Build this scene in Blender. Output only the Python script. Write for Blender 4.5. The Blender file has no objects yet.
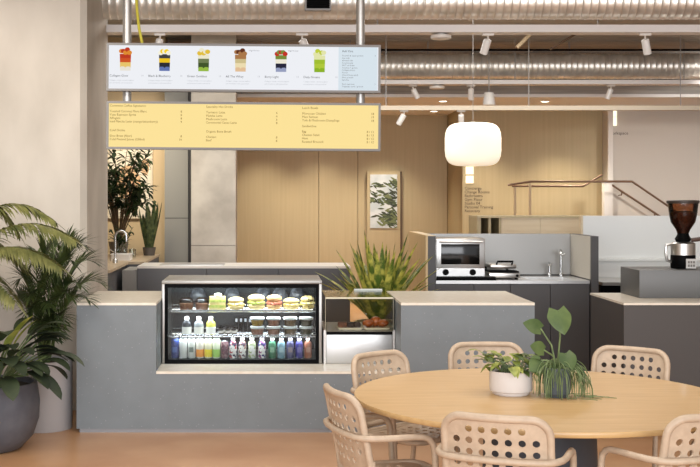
import bpy, bmesh, math, random
from math import sin, cos, pi, radians, sqrt, atan2
from mathutils import Vector, Matrix
random.seed(7)
SC = bpy.context.scene
COL = SC.collection

# ------------------------------------------------------------------ camera, world, exposure
F = 1163.0; CX, CY = 270.0, 197.0; CZ = 1.65
cd = bpy.data.cameras.new('camera'); cam = bpy.data.objects.new('camera', cd); COL.objects.link(cam)
cam.location = (0, 0, CZ); cam.rotation_euler = (pi/2, 0, 0)
cd.sensor_fit = 'HORIZONTAL'; cd.sensor_width = 36; cd.lens = 36*F/700
cd.shift_x = (350-CX)/700; cd.shift_y = -(233.5-CY)/700
cd.clip_start = .05; cd.clip_end = 200
SC.camera = cam
W = bpy.data.worlds.new('daylight'); SC.world = W; W.use_nodes = True
bg = W.node_tree.nodes['Background']; bg.inputs[0].default_value = (.97, .985, 1.0, 1); bg.inputs[1].default_value = 1.15
SC.view_settings.view_transform = 'Standard'; SC.view_settings.look = 'None'
SC.view_settings.gamma = 1; SC.view_settings.use_curve_mapping = False
SC.view_settings.exposure = 0.0
SC.cycles.max_bounces = 8; SC.cycles.transparent_max_bounces = 16
SC.cycles.use_denoising = True

def lin(c):
    return tuple((v/12.92 if v <= .04045 else ((v+.055)/1.055)**2.4) for v in [x/255 for x in c])
def light(name, kind, loc, energy, col=(255, 255, 255), rot=(0, 0, 0), size=1, size_y=None, spot=None, blend=.6, soft=.05):
    d = bpy.data.lights.new(name, kind); d.energy = energy; d.color = lin(col)
    if kind == 'AREA':
        d.size = size
        if size_y: d.shape = 'RECTANGLE'; d.size_y = size_y
    else: d.shadow_soft_size = soft
    if kind == 'SPOT': d.spot_size = radians(spot or 60); d.spot_blend = blend
    o = bpy.data.objects.new(name, d); COL.objects.link(o); o.location = loc; o.rotation_euler = rot
    return o
def aim(o, target):
    o.rotation_euler = (Vector(target)-Vector(o.location)).to_track_quat('-Z', 'Y').to_euler()
WARM = (255, 241, 218); SOFT = (255, 250, 243)
# daylight through the shopfront behind the viewer, and unseen fill panels added near the ceiling
light('shopfront_daylight', 'AREA', (0, -2.5, 2.4), 620, (248, 250, 255), (pi/2, 0, 0), 9, 3)
light('added_fill_front', 'AREA', (.4, 5.6, 3.4), 120, SOFT, (0, 0, 0), 5, 2.2)
light('added_fill_middle', 'AREA', (1.2, 11.6, 3.47), 135, SOFT, (0, 0, 0), 6, 1.4)
l = light('concrete_wash', 'SPOT', (-1.9, 6.2, 3.3), 230, (255, 247, 234), spot=75, blend=1, soft=.15); aim(l, (-2.0, 9, 1.7))
for x, y in ((-.1, 17.3), (.8, 17.3), (1.75, 17.3)):
    light('wall_a_downlight', 'SPOT', (x, y, 2.88), 135, WARM, spot=95, blend=.9, soft=.06)
for x in (3.0, 4.1):
    light('wall_b_downlight', 'SPOT', (x, 15.9, 2.88), 150, WARM, spot=100, blend=.9, soft=.06)
light('kitchen_light', 'SPOT', (2.1, 9.6, 3.0), 45, SOFT, spot=70, blend=1, soft=.1)
l = light('added_bar_fill', 'SPOT', (4.0, 9.9, 3.2), 110, SOFT, spot=70, blend=1, soft=.1); aim(l, (4.0, 11.1, 1.3))  # spot added to brighten the steel back bar, no fitting built
l = light('stair_wall_wash', 'SPOT', (5.6, 13.0, 3.2), 260, (255, 248, 240), spot=75, blend=1, soft=.2); aim(l, (5.6, 16.3, 1.9))
l = light('nook_spot', 'SPOT', (-1.5, 12.2, 3.1), 140, WARM, spot=70, blend=1, soft=.06); aim(l, (-1.55, 13.6, 1.8))
l = light('pillar_spot', 'SPOT', (-.7, 11.8, 3.2), 22, SOFT, spot=60, blend=1, soft=.1); aim(l, (-.55, 13.2, 1.6))

# ------------------------------------------------------------------ materials
def nt(name):
    m = bpy.data.materials.new(name); m.use_nodes = True
    return m, m.node_tree, m.node_tree.nodes['Principled BSDF']
def C4(c): return (*lin(c), 1)
def M(name, col, rough=.5, metal=0., col2=None, scale=(1, 1, 1), ns=6., detail=4., ramp=(.35, .65), bump=0., bumpd=.01, spec=None, coat=0., trans=0., sss=0.):
    m, t, p = nt(name)
    p.inputs['Base Color'].default_value = C4(col); p.inputs['Roughness'].default_value = rough; p.inputs['Metallic'].default_value = metal
    if spec is not None: p.inputs['Specular IOR Level'].default_value = spec
    p.inputs['Coat Weight'].default_value = coat
    p.inputs['Transmission Weight'].default_value = trans
    if col2 is not None or bump:
        tc = t.nodes.new('ShaderNodeTexCoord'); mp = t.nodes.new('ShaderNodeMapping'); mp.inputs['Scale'].default_value = scale
        n = t.nodes.new('ShaderNodeTexNoise'); n.inputs['Scale'].default_value = ns; n.inputs['Detail'].default_value = detail
        t.links.new(tc.outputs['Object'], mp.inputs[0]); t.links.new(mp.outputs[0], n.inputs['Vector'])
        if col2 is not None:
            r = t.nodes.new('ShaderNodeValToRGB'); r.color_ramp.elements[0].position = ramp[0]; r.color_ramp.elements[1].position = ramp[1]
            r.color_ramp.elements[0].color = C4(col); r.color_ramp.elements[1].color = C4(col2)
            t.links.new(n.outputs['Fac'], r.inputs[0]); t.links.new(r.outputs[0], p.inputs['Base Color'])
        if bump:
            b = t.nodes.new('ShaderNodeBump'); b.inputs['Strength'].default_value = bump; b.inputs['Distance'].default_value = bumpd
            t.links.new(n.outputs['Fac'], b.inputs['Height']); t.links.new(b.outputs[0], p.inputs['Normal'])
    return m
def speckle(name, col, dot, rough, scale=60, thr=.16, frac=.3):
    m, t, p = nt(name); p.inputs['Roughness'].default_value = rough
    tc = t.nodes.new('ShaderNodeTexCoord'); v = t.nodes.new('ShaderNodeTexVoronoi'); v.inputs['Scale'].default_value = scale
    t.links.new(tc.outputs['Object'], v.inputs['Vector'])
    a = t.nodes.new('ShaderNodeMath'); a.operation = 'LESS_THAN'; a.inputs[1].default_value = thr; t.links.new(v.outputs['Distance'], a.inputs[0])
    s = t.nodes.new('ShaderNodeSeparateColor'); t.links.new(v.outputs['Color'], s.inputs[0])
    b = t.nodes.new('ShaderNodeMath'); b.operation = 'LESS_THAN'; b.inputs[1].default_value = frac; t.links.new(s.outputs[0], b.inputs[0])
    c = t.nodes.new('ShaderNodeMath'); c.operation = 'MULTIPLY'; t.links.new(a.outputs[0], c.inputs[0]); t.links.new(b.outputs[0], c.inputs[1])
    n = t.nodes.new('ShaderNodeTexNoise'); n.inputs['Scale'].default_value = 7; n.inputs['Detail'].default_value = 6; t.links.new(tc.outputs['Object'], n.inputs['Vector'])
    r = t.nodes.new('ShaderNodeValToRGB'); r.color_ramp.elements[0].color = C4(tuple(x*.94 for x in col)); r.color_ramp.elements[1].color = C4(tuple(min(255, x*1.05) for x in col))
    t.links.new(n.outputs['Fac'], r.inputs[0])
    mx = t.nodes.new('ShaderNodeMix'); mx.data_type = 'RGBA'; mx.inputs['B'].default_value = C4(dot)
    t.links.new(r.outputs[0], mx.inputs['A']); t.links.new(c.outputs[0], mx.inputs['Factor']); t.links.new(mx.outputs['Result'], p.inputs['Base Color'])
    return m
def emit(name, col, s=1.):
    m = bpy.data.materials.new(name); m.use_nodes = True; t = m.node_tree; t.nodes.clear()
    e = t.nodes.new('ShaderNodeEmission'); e.inputs[0].default_value = C4(col); e.inputs[1].default_value = s
    o = t.nodes.new('ShaderNodeOutputMaterial'); t.links.new(e.outputs[0], o.inputs[0])
    return m
def pane(name, tint=(255, 255, 255), refl=.5):
    m = bpy.data.materials.new(name); m.use_nodes = True; t = m.node_tree; t.nodes.clear()
    tr = t.nodes.new('ShaderNodeBsdfTransparent'); tr.inputs[0].default_value = C4(tint)
    g = t.nodes.new('ShaderNodeBsdfGlossy'); g.inputs['Roughness'].default_value = .02
    f = t.nodes.new('ShaderNodeFresnel'); f.inputs[0].default_value = 1.45
    k = t.nodes.new('ShaderNodeMath'); k.operation = 'MULTIPLY'; k.inputs[1].default_value = refl; t.links.new(f.outputs[0], k.inputs[0])
    mx = t.nodes.new('ShaderNodeMixShader'); t.links.new(k.outputs[0], mx.inputs[0]); t.links.new(tr.outputs[0], mx.inputs[1]); t.links.new(g.outputs[0], mx.inputs[2])
    o = t.nodes.new('ShaderNodeOutputMaterial'); t.links.new(mx.outputs[0], o.inputs[0])
    return m
def leafmat(name, col, col2, rough=.45, ns=9, ramp=(.35, .65)):
    m = M(name, col, rough, col2=col2, ns=ns, ramp=ramp)
    t = m.node_tree; p = t.nodes['Principled BSDF']; out = [n for n in t.nodes if n.type == 'OUTPUT_MATERIAL'][0]
    tl = t.nodes.new('ShaderNodeBsdfTranslucent'); ad = t.nodes.new('ShaderNodeMixShader'); ad.inputs[0].default_value = .22
    rp = [n for n in t.nodes if n.type == 'VALTORGB'][0]; t.links.new(rp.outputs[0], tl.inputs[0])
    t.links.new(p.outputs[0], ad.inputs[1]); t.links.new(tl.outputs[0], ad.inputs[2]); t.links.new(ad.outputs[0], out.inputs[0])
    return m

CONC = M('concrete', (178, 171, 160), .8, col2=(205, 198, 187), scale=(1, 1, .45), ns=2.2, detail=8, ramp=(.3, .7), bump=.12)
CONC2 = M('pillar_concrete', (172, 164, 152), .75, col2=(200, 193, 180), ns=3, detail=8, bump=.1)
FLOORM = M('floor_terracotta', (192, 141, 98), .3, col2=(209, 163, 120), scale=(1, 1, 1), ns=2.6, detail=7, ramp=(.3, .72), bump=.03)
TERR = speckle('grey_terrazzo', (116, 123, 127), (156, 158, 160), .5, 60, .17, .16)
CREAM = M('cream_stone', (222, 212, 194), .35, col2=(230, 222, 206), ns=20)
WHITE_TOP = M('white_stone', (232, 228, 220), .35)
STEEL = M('stainless', (200, 198, 194), .3, 1, bump=.04, scale=(2, 2, 120), ns=9)
STEELH = M('stainless_brushed', (200, 200, 199), .38, .85, bump=.04, scale=(2, 120, 2), ns=9)
GALV = M('galvanised_duct', (238, 235, 228), .34, .72, col2=(216, 211, 202), scale=(1.2, 1, 1), ns=7, bump=.1)
DARKG = M('dark_grey_laminate', (78, 77, 78), .5)
MIDG = M('mid_grey_laminate', (96, 97, 100), .5)
BROWNG = M('brown_grey_laminate', (74, 70, 68), .5)
SLATE = M('slate_paint', (70, 78, 88), .55)
BLACK = M('black_frame', (7, 7, 8), .5, spec=.06)
BLACKS = M('black_gloss', (10, 10, 11), .12)
WHITE = M('white_paint', (226, 222, 216), .5)
WHITEG = M('white_gloss', (236, 234, 230), .3)
GREYP = M('grey_paint', (150, 148, 146), .45)
POLE = M('pole_grey', (168, 166, 162), .35, .6)
FRAMEG = M('sign_frame_grey', (112, 110, 108), .5)
WOODW = M('wood_wall_veneer', (182, 167, 132), .5, col2=(194, 179, 144), scale=(9, 9, .25), ns=3, detail=6, ramp=(.2, .8))
WOODB = M('wood_panel_veneer', (174, 158, 122), .5, col2=(186, 170, 134), scale=(9, 9, .25), ns=3, detail=6, ramp=(.2, .8))
WOODK = M('oak_cladding', (204, 174, 126), .45, col2=(216, 188, 142), scale=(9, 9, .4), ns=4, detail=6)
PLY = M('pale_ply', (214, 196, 164), .5, col2=(222, 206, 176), scale=(.5, 6, 6), ns=5)
TABLEW = M('table_oak', (184, 148, 98), .36, col2=(200, 165, 115), scale=(1.0, 11, 11), ns=3.2, detail=7, ramp=(.3, .72), coat=.1)
CHAIRM = M('beige_coat', (176, 155, 132), .5, col2=(187, 166, 142), ns=30)
CEILM = M('brown_ceiling', (160, 156, 150), .7, col2=(184, 179, 172), scale=(.4, 9, 9), ns=4, detail=6)
SOFF = M('soffit_beige', (240, 239, 236), .7)
BEAMM = M('cream_beam', (200, 188, 168), .5)
STAIRW = M('stair_wall_paint', (205, 199, 190), .7)
BRONZE = M('bronze_rail', (122, 98, 80), .4, .3)
GLASS = pane('clear_glass', (251, 253, 252), .7)
GLASSF = pane('fridge_glass', (238, 242, 242), .55)
TUBP = pane('clear_tub_plastic', (246, 247, 246), 1.)
SOIL = M('dark_soil', (48, 38, 30), .9)
LED = emit('led_white', (255, 250, 240), 3.)
LAMP = emit('spot_lens_lit', (255, 244, 220), 9.)
LAMPOFF = M('spot_lens_off', (200, 195, 185), .3)
LEAF_D = leafmat('dark_leaf', (30, 46, 24), (62, 80, 42))
LEAF_P = leafmat('palm_leaf', (72, 80, 40), (142, 140, 82), ramp=(.3, .75))
LEAF_L = leafmat('yellow_lit_leaf', (128, 146, 58), (182, 186, 96))
LEAF_B = leafmat('broad_leaf', (34, 46, 30), (66, 78, 50), .6, ns=5)
LEAF_Y = leafmat('yellow_green_leaf', (84, 108, 40), (206, 200, 96), ns=14, ramp=(.42, .64))
LEAF_T = leafmat('pothos_leaf', (74, 96, 40), (176, 180, 84), ns=10)
LEAF_G = leafmat('philodendron_leaf', (70, 90, 52), (102, 120, 70), ns=8)
STEMG = leafmat('trailing_stem', (84, 104, 62), (136, 152, 100), ns=20)
STEMB = M('brown_stem', (92, 74, 52), .7)

# ------------------------------------------------------------------ mesh helpers
class MB:
    def __init__(s): s.v = []; s.f = []; s.m = []; s.mi = 0
    def add(s, vs, fs):
        b = len(s.v); s.v += [tuple(v) for v in vs]; s.f += [tuple(i+b for i in f) for f in fs]; s.m += [s.mi]*len(fs); return s
    def box(s, x0, x1, y0, y1, z0, z1):
        return s.add([(x, y, z) for z in (z0, z1) for x, y in ((x0, y0), (x1, y0), (x1, y1), (x0, y1))],
                     [(3, 2, 1, 0), (4, 5, 6, 7), (0, 1, 5, 4), (1, 2, 6, 5), (2, 3, 7, 6), (3, 0, 4, 7)])
    def tube(s, pts, r, n=10, closed=False):
        pts = [Vector(p) for p in pts]; N = len(pts)
        rs = r if isinstance(r, (list, tuple)) else [r]*N
        tang = []
        for i in range(N):
            a = pts[(i-1) % N] if (closed or i > 0) else pts[i]; b = pts[(i+1) % N] if (closed or i < N-1) else pts[i]
            d = (b-a); tang.append(d.normalized() if d.length > 1e-9 else Vector((0, 0, 1)))
        up = Vector((0, 0, 1)) if abs(tang[0].z) < .9 else Vector((1, 0, 0))
        nrm = (up-tang[0]*up.dot(tang[0])).normalized(); vs = []
        for i in range(N):
            nrm = (nrm-tang[i]*nrm.dot(tang[i])); nrm = nrm.normalized() if nrm.length > 1e-6 else tang[i].orthogonal().normalized()
            bn = tang[i].cross(nrm)
            for k in range(n):
                a = 2*pi*k/n; vs.append(pts[i]+(nrm*cos(a)+bn*sin(a))*rs[i])
        fs = []
        for i in range(N if closed else N-1):
            j = (i+1) % N
            for k in range(n): fs.append((i*n+k, i*n+(k+1) % n, j*n+(k+1) % n, j*n+k))
        if not closed: fs += [tuple(reversed(range(n))), tuple((N-1)*n+k for k in range(n))]
        return s.add(vs, fs)
    def lathe(s, prof, c=(0, 0, 0), n=32, axis='z', cap=True):
        vs = []; fs = []
        for r, h in prof:
            for k in range(n):
                a = 2*pi*k/n; x, y = r*cos(a), r*sin(a)
                p = (x, y, h) if axis == 'z' else ((h, x, y) if axis == 'x' else (y, h, x))
                vs.append((p[0]+c[0], p[1]+c[1], p[2]+c[2]))
        for i in range(len(prof)-1):
            for k in range(n): fs.append((i*n+k, i*n+(k+1) % n, (i+1)*n+(k+1) % n, (i+1)*n+k))
        if cap: fs += [tuple(reversed(range(n))), tuple((len(prof)-1)*n+k for k in range(n))]
        return s.add(vs, fs)
    def ellipsoid(s, c, rx, ry, rz, nu=14, nv=8, jit=0):
        vs = [(c[0], c[1], c[2]-rz)]; fs = []
        for i in range(1, nv):
            t = -pi/2+pi*i/nv
            for k in range(nu):
                a = 2*pi*k/nu; j = 1+random.uniform(-jit, jit)
                vs.append((c[0]+rx*cos(t)*cos(a)*j, c[1]+ry*cos(t)*sin(a)*j, c[2]+rz*sin(t)*j))
        vs.append((c[0], c[1], c[2]+rz)); L = len(vs)-1
        for k in range(nu):
            fs.append((0, 1+(k+1) % nu, 1+k)); fs.append((L, L-nu+k, L-nu+(k+1) % nu))
        for i in range(nv-2):
            for k in range(nu): fs.append((1+i*nu+k, 1+i*nu+(k+1) % nu, 1+(i+1)*nu+(k+1) % nu, 1+(i+1)*nu+k))
        return s.add(vs, fs)
    def prism(s, poly, y0, y1):            # poly in x,z extruded along y
        n = len(poly); vs = [(x, y0, z) for x, z in poly]+[(x, y1, z) for x, z in poly]
        return s.add(vs, [tuple(range(n)), tuple(reversed(range(n, 2*n)))]+[(i+n, (i+1) % n+n, (i+1) % n, i) for i in range(n)])
    def prism_z(s, poly, z0, z1):
        n = len(poly); vs = [(x, y, z0) for x, y in poly]+[(x, y, z1) for x, y in poly]
        return s.add(vs, [tuple(reversed(range(n))), tuple(range(n, 2*n))]+[(i, (i+1) % n, (i+1) % n+n, i+n) for i in range(n)])
    def blade(s, p, d, length, width, droop=.5, n=6, prof=None, fold=.25, up=(0, 0, 1), twist=0.):
        p = Vector(p); d = Vector(d).normalized(); vs = []; fs = []; st = length/n; up = Vector(up)
        side = d.cross(up); side = side.normalized() if side.length > 1e-3 else d.orthogonal().normalized()
        if twist: side = Matrix.Rotation(twist, 3, d) @ side
        for i in range(n+1):
            t = i/n; w = width*.5*((prof(t)) if prof else sin(pi*min(1, t*.94+.06))**.8)
            side = (side-d*side.dot(d)).normalized(); nr = side.cross(d)
            vs += [p-side*w+nr*w*fold, p, p+side*w+nr*w*fold]
            if i < n:
                b = i*3; fs += [(b, b+1, b+4, b+3), (b+1, b+2, b+5, b+4)]
            p = p+d*st; d = (d+Vector((0, 0, -1))*droop/n).normalized()
        return s.add(vs, fs)
    def heart(s, p, d, nrm, length, width, droop=.6, n=14):
        p = Vector(p); d = Vector(d).normalized(); nrm = Vector(nrm); nrm = (nrm-d*nrm.dot(d)).normalized(); side = d.cross(nrm); vs = []; fs = []; q = p.copy(); st = length/n
        for i in range(n+1):
            t = i/n; w = width*.5*(min(1., .62+1.5*t) if t < .25 else (1-((t-.25)/.75)**1.9)*(.995))
            for u in (-1, -.66, -.33, 0, .33, .66, 1):
                back = .26*width*(abs(u)**1.3)*(1-abs(u)*.25)*(1-t)**3
                vs.append(q+side*w*u-d*back+nrm*(abs(u)**1.5)*w*-.18)
            if i < n:
                for k in range(6): b = i*7+k; fs.append((b, b+1, b+8, b+7))
            q = q+d*st; d2 = (d+Vector((0, 0, -1))*droop/n).normalized(); nrm = (nrm-d2*nrm.dot(d2)).normalized(); d = d2
        return s.add(vs, fs)
    def build(s, name, mat, parent=None, smooth=None, bevel=0, rel=True, loc=None):
        me = bpy.data.meshes.new(name)
        off = Vector(loc) if loc else (parent_world(parent) if (parent and rel) else Vector((0, 0, 0)))
        me.from_pydata([(v[0]-off.x, v[1]-off.y, v[2]-off.z) for v in s.v], [], s.f)
        mats = mat if isinstance(mat, (list, tuple)) else [mat]
        for m in mats: me.materials.append(m)
        if len(mats) > 1:
            for p, i in zip(me.polygons, s.m): p.material_index = i
        bm = bmesh.new(); bm.from_mesh(me)
        bmesh.ops.recalc_face_normals(bm, faces=bm.faces)
        if bevel:
            ed = [e for e in bm.edges if len(e.link_faces) == 2 and e.calc_face_angle(0) > .6]
            bmesh.ops.bevel(bm, geom=ed, offset=bevel, segments=2, affect='EDGES', profile=.5)
        if smooth is None or smooth:
            for f in bm.faces: f.smooth = True
            for e in bm.edges:
                if len(e.link_faces) == 2 and e.calc_face_angle(0) > .7: e.smooth = False
        bm.to_mesh(me); bm.free(); me.update()
        o = bpy.data.objects.new(name, me); COL.objects.link(o)
        if parent: o.parent = parent
        if loc: o.location = loc
        return o
def parent_world(p):
    v = Vector((0, 0, 0))
    while p is not None: v = v+p.location; p = p.parent
    return v
def thing(name, label, cat, loc=(0, 0, 0), group=None, rz=0):
    o = bpy.data.objects.new(name, None); o.empty_display_size = .05; COL.objects.link(o); o.location = loc; o.rotation_euler[2] = rz
    return tag(o, label, cat, group)
def tag(o, label, cat, group=None):
    o['label'] = label; o['category'] = cat
    if group: o['group'] = group
    return o
def struct(o, kind='structure'):
    o['kind'] = kind; return o
def dup(root, loc, rz=0, label=None):
    r = root.copy(); COL.objects.link(r); r.location = loc; r.rotation_euler[2] = rz
    if label: r['label'] = label
    for ch in list(root.children):
        c = ch.copy(); COL.objects.link(c); c.parent = r
        for g in ch.children:
            d = g.copy(); COL.objects.link(d); d.parent = c
    return r
def B(name, mat, x0, x1, y0, y1, z0, z1, parent=None, bevel=0, loc=None):
    return MB().box(x0, x1, y0, y1, z0, z1).build(name, mat, parent, bevel=bevel, smooth=bool(bevel), loc=loc)
def px(x, y, Y):      # a photograph coordinate read at a depth, in metres
    return Vector(((x-CX)*Y/F, Y, CZ-(y-CY)*Y/F))
def arc(c, r, a0, a1, n, f): return [f(c[0]+r*cos(a0+(a1-a0)*i/n), c[1]+r*sin(a0+(a1-a0)*i/n)) for i in range(n+1)]
def text_mesh(name, lines, mat, parent, y, loc0=(0, 0)):
    vs = []; fs = []
    for (s, x, z, size, al) in lines:
        c = bpy.data.curves.new('t', 'FONT'); c.body = s; c.size = size; c.align_x = al; c.resolution_u = 2
        o = bpy.data.objects.new('t', c); COL.objects.link(o)
        dg = bpy.context.evaluated_depsgraph_get(); me = bpy.data.meshes.new_from_object(o.evaluated_get(dg))
        b = len(vs); vs += [(v.co.x+x, y, v.co.y+z) for v in me.vertices]; fs += [tuple(i+b for i in p.vertices) for p in me.polygons]
        bpy.data.objects.remove(o); bpy.data.curves.remove(c); bpy.data.meshes.remove(me)
    me = bpy.data.meshes.new(name); me.from_pydata(vs, [], fs); me.materials.append(mat); me.update()
    o = bpy.data.objects.new(name, me); COL.objects.link(o); o.parent = parent
    return o

# ------------------------------------------------------------------ setting
struct(B('floor', FLOORM, -7, 9, -3, 20, -.1, 0))
ce = MB()
y = 2.0
while y < 14.8:
    ce.box(-7, 9, y, min(y+.235, 14.8), 3.52, 3.6); y += .25
struct(ce.build('ceiling', CEILM, smooth=False))
struct(B('ceiling_slab', CEILM, -7, 9, 2, 14.95, 3.6, 3.7))
struct(B('trim_fascia', CEILM, -7, 9, 14.8, 14.9, 2.96, 3.6))
struct(B('ceiling_soffit', SOFF, -7, 9, 14.8, 18.3, 2.92, 2.96))
# concrete wall that ends beside the counter
w = MB().prism_z([(-7, 9.0), (-1.47, 9.0), (-1.424, 9.05), (-1.424, 10.2), (-7, 10.2)], 0, 3.52)
struct(w.build('wall_concrete', CONC, smooth=False))
# veneer wall with recessed joints
wa = MB()
edges = [-3.5, .755, 1.36, 2.745]
for a, b in zip(edges, edges[1:]): wa.box(a+.004, b-.004, 18.0, 18.1, 0, 2.92)
struct(wa.build('wall_back_veneer', WOODW, smooth=False))
struct(B('wall_back_core', M('joint_shadow_board', (150, 124, 88), .8), -7, 9, 18.1, 18.25, 0, 2.92))
wb = MB()
wb.box(2.746, 4.745, 16.6, 17.995, 0, 2.92)
struct(wb.build('wall_signage_veneer', WOODB, smooth=False))
struct(B('wall_stair', STAIRW, 4.75, 9, 16.35, 17.995, 0, 2.92))
struct(B('trim_stair_edge', WHITE, 4.74, 4.81, 16.30, 16.35, 0, 2.92))
struct(B('wall_right', STAIRW, 8.9, 9, -3, 18, 0, 3.52))
struct(B('wall_left', STAIRW, -7, -6.9, -3, 18, 0, 3.52))
struct(B('wall_nook', M('nook_plaster', (206, 182, 142), .7), -6.9, -1.225, 13.62, 13.75, 0, 3.52))
struct(B('wall_column', CONC2, -.895, -.39, 13.2, 13.8, 0, 3.52))
cj = struct(B('trim_column_joint', M('joint_grey', (128, 122, 114), .8), -.895, -.39, 13.197, 13.2, 1.098, 1.104))
tg = thing('storage_cabinet', 'tall grey cabinet with two flush doors beside the concrete column', 'cabinet', (-1.08, 13.4, 0))
MGC = M('sage_grey_laminate', (140, 138, 130), .5)
B('carcass', M('cabinet_dark', (70, 68, 66), .6), -1.215, -.905, 13.44, 13.61, 0, 3.3, tg)
B('door', MGC, -1.215, -.945, 13.41, 13.435, .05, 1.402, tg)
B('door', MGC, -1.215, -.945, 13.41, 13.435, 1.41, 3.28, tg)

# ------------------------------------------------------------------ ceiling services
def duct(Y, z, label):
    t = thing('spiral_duct', label, 'duct', (1.5, Y, z-.155))
    m = MB(); prof = []; x = -2.9; r = .152
    while x < 8.5:
        prof += [(r, x), (r, x+.048), (r+.004, x+.053), (r+.004, x+.058), (r, x+.063)]; x += .067
    m.lathe(prof, (0, Y, z), 36, 'x'); m.build('duct_shell', GALV, t)
    for hx in (-2, -.1, 1.9, 3.6, 5.4, 7.2): MB().box(hx-.008, hx+.008, Y-.004, Y+.004, z+.15, 3.52).build('hanger', GREYP, t, smooth=False)
    return t
duct(10.0, 3.33, 'silver spiral duct above the menu screen')
duct(14.0, 3.225, 'silver spiral duct farther back above the pendant lantern')
def tray(Y0, Y1, z, h, label, mat, x0=-2.9, name='cable_tray', hang=True):
    t = thing(name, label, 'cable tray', (2, Y0, z))
    m = MB(); m.box(x0, 8.5, Y0, Y1, z, z+.012); m.box(x0, 8.5, Y0, Y0+.01, z+.012, z+h); m.box(x0, 8.5, Y1-.01, Y1, z+.012, z+h)
    m.build('channel', mat, t, smooth=False)
    for hx in (-1.2, .95, 2.9, 4.9, 6.9): MB().box(hx-.004, hx+.004, (Y0+.012 if Y0 > 12 else Y1-.02), (Y0+.02 if Y0 > 12 else Y1-.012), z+.012, 3.52).build('hanger_rod', GREYP, t, smooth=False)
    return t
TRAYW = M('tray_white', (226, 222, 220), .5)
tray(10.12, 10.30, 3.085, .065, 'long white cable tray just under the duct above the menu screen', TRAYW)
tray(13.75, 13.95, 2.985, .05, 'long white cable tray under the farther duct', TRAYW)
bm_ = thing('lighting_beam', 'thin cream lighting beam crossing in front of the veneer walls', 'beam', (4, 13, 2.62))
B('rail', BEAMM, 1.1, 8.5, 13.0, 13.1, 2.622, 2.672, bm_)
for hx in (1.3, 2.9, 4.6, 6.4): MB().box(hx-.004, hx+.004, 13.03, 13.038, 2.672, 3.52).build('hanger_rod', GREYP, bm_, smooth=False)
# dark track line and conduits
tag(MB().tube([px(340, 50, 13.2), px(740, 50, 13.2)], .012, 8).build('conduit', BLACK), 'thin dark conduit running along the ceiling between the two ducts', 'conduit')
a, b = px(537, 30, 12.6), px(517, 52, 12.6); a.z = 3.49; b.z = 3.27
tag(MB().tube([a, b], .022, 8).build('ceiling_brace', M('brace_beige', (172, 152, 122), .6)), 'short pale brace slanting down between the ducts', 'brace')
a, b = px(580, 30, 13), px(550, 52, 13); a.z = 3.5; b.z = 3.3
tag(MB().tube([a, b], .012, 8).build('ceiling_pipe', M('pipe_brown', (110, 90, 74), .6)), 'thin brown pipe slanting beside the pale ceiling brace', 'pipe')
# louvred vent on the front duct
v = thing('air_vent', 'dark louvred air vent on the duct above the menu screen', 'vent', (.395, 9.82, 3.22))
x0, x1 = (305-CX)*9.8/F, (331-CX)*9.8/F
m = MB(); m.box(x0, x1, 9.775, 9.842, 3.22, 3.235); m.box(x0, x1, 9.775, 9.842, 3.40, 3.415); m.box(x0, x0+.012, 9.775, 9.842, 3.235, 3.4); m.box(x1-.012, x1, 9.775, 9.842, 3.235, 3.4)
m.build('frame', GREYP, v, smooth=False)
m = MB()
for i in range(9): m.box(x0+.012, x1-.012, 9.785, 9.82, 3.24+i*.018, 3.25+i*.018)
m.box(x0+.012, x1-.012, 9.83, 9.84, 3.235, 3.4)
m.build('louvre', BLACK, v, smooth=False)
# yellow cable
tag(MB().tube([px(136, -8, 8.9), px(137, 10, 8.9), px(139, 28, 8.9), px(142, 42, 8.9), px(144, 60, 8.9)], .011, 8).build('yellow_cable', M('yellow_cable_sheath', (206, 196, 66), .5)), 'yellow cable hanging from the ceiling behind the menu screen', 'cable')

def spotlight(p, tilt, yaw, label, lit=False, s=1.):
    # p: underside of what it hangs from
    t = thing('track_spotlight', label, 'spotlight', p, 'white track spotlights')
    m = MB(); m.box(-.055*s, .055*s, -.017, .017, -.018, 0); m.tube([(0, 0, -.018), (0, 0, -.07*s)], .007, 8); m.build('mount', WHITE, t, rel=False)
    R = Matrix.Rotation(yaw, 3, 'Z') @ Matrix.Rotation(tilt, 3, 'Y')
    hm = MB().lathe([(.02, .0), (.036, .006), (.038, .012), (.038, .15), (.034, .152), (.03, .14)], (0, 0, 0), 20)
    o = hm.build('head', WHITEG, t, rel=False); o.location = (0, 0, -.055*s)
    o.rotation_euler = (Matrix.Rotation(pi, 3, 'X') @ Matrix.Rotation(tilt, 3, 'Y') @ Matrix.Rotation(yaw, 3, 'X')).to_euler(); o.scale = (s, s, s)
    ln = MB().lathe([(.0295, .1385), (.0295, .141)], (0, 0, 0), 16).build('lens', LAMP if lit else LAMPOFF, o, rel=False)
    return t
def at(x, Y, z): return ((x-CX)*Y/F, Y, z)
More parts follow.
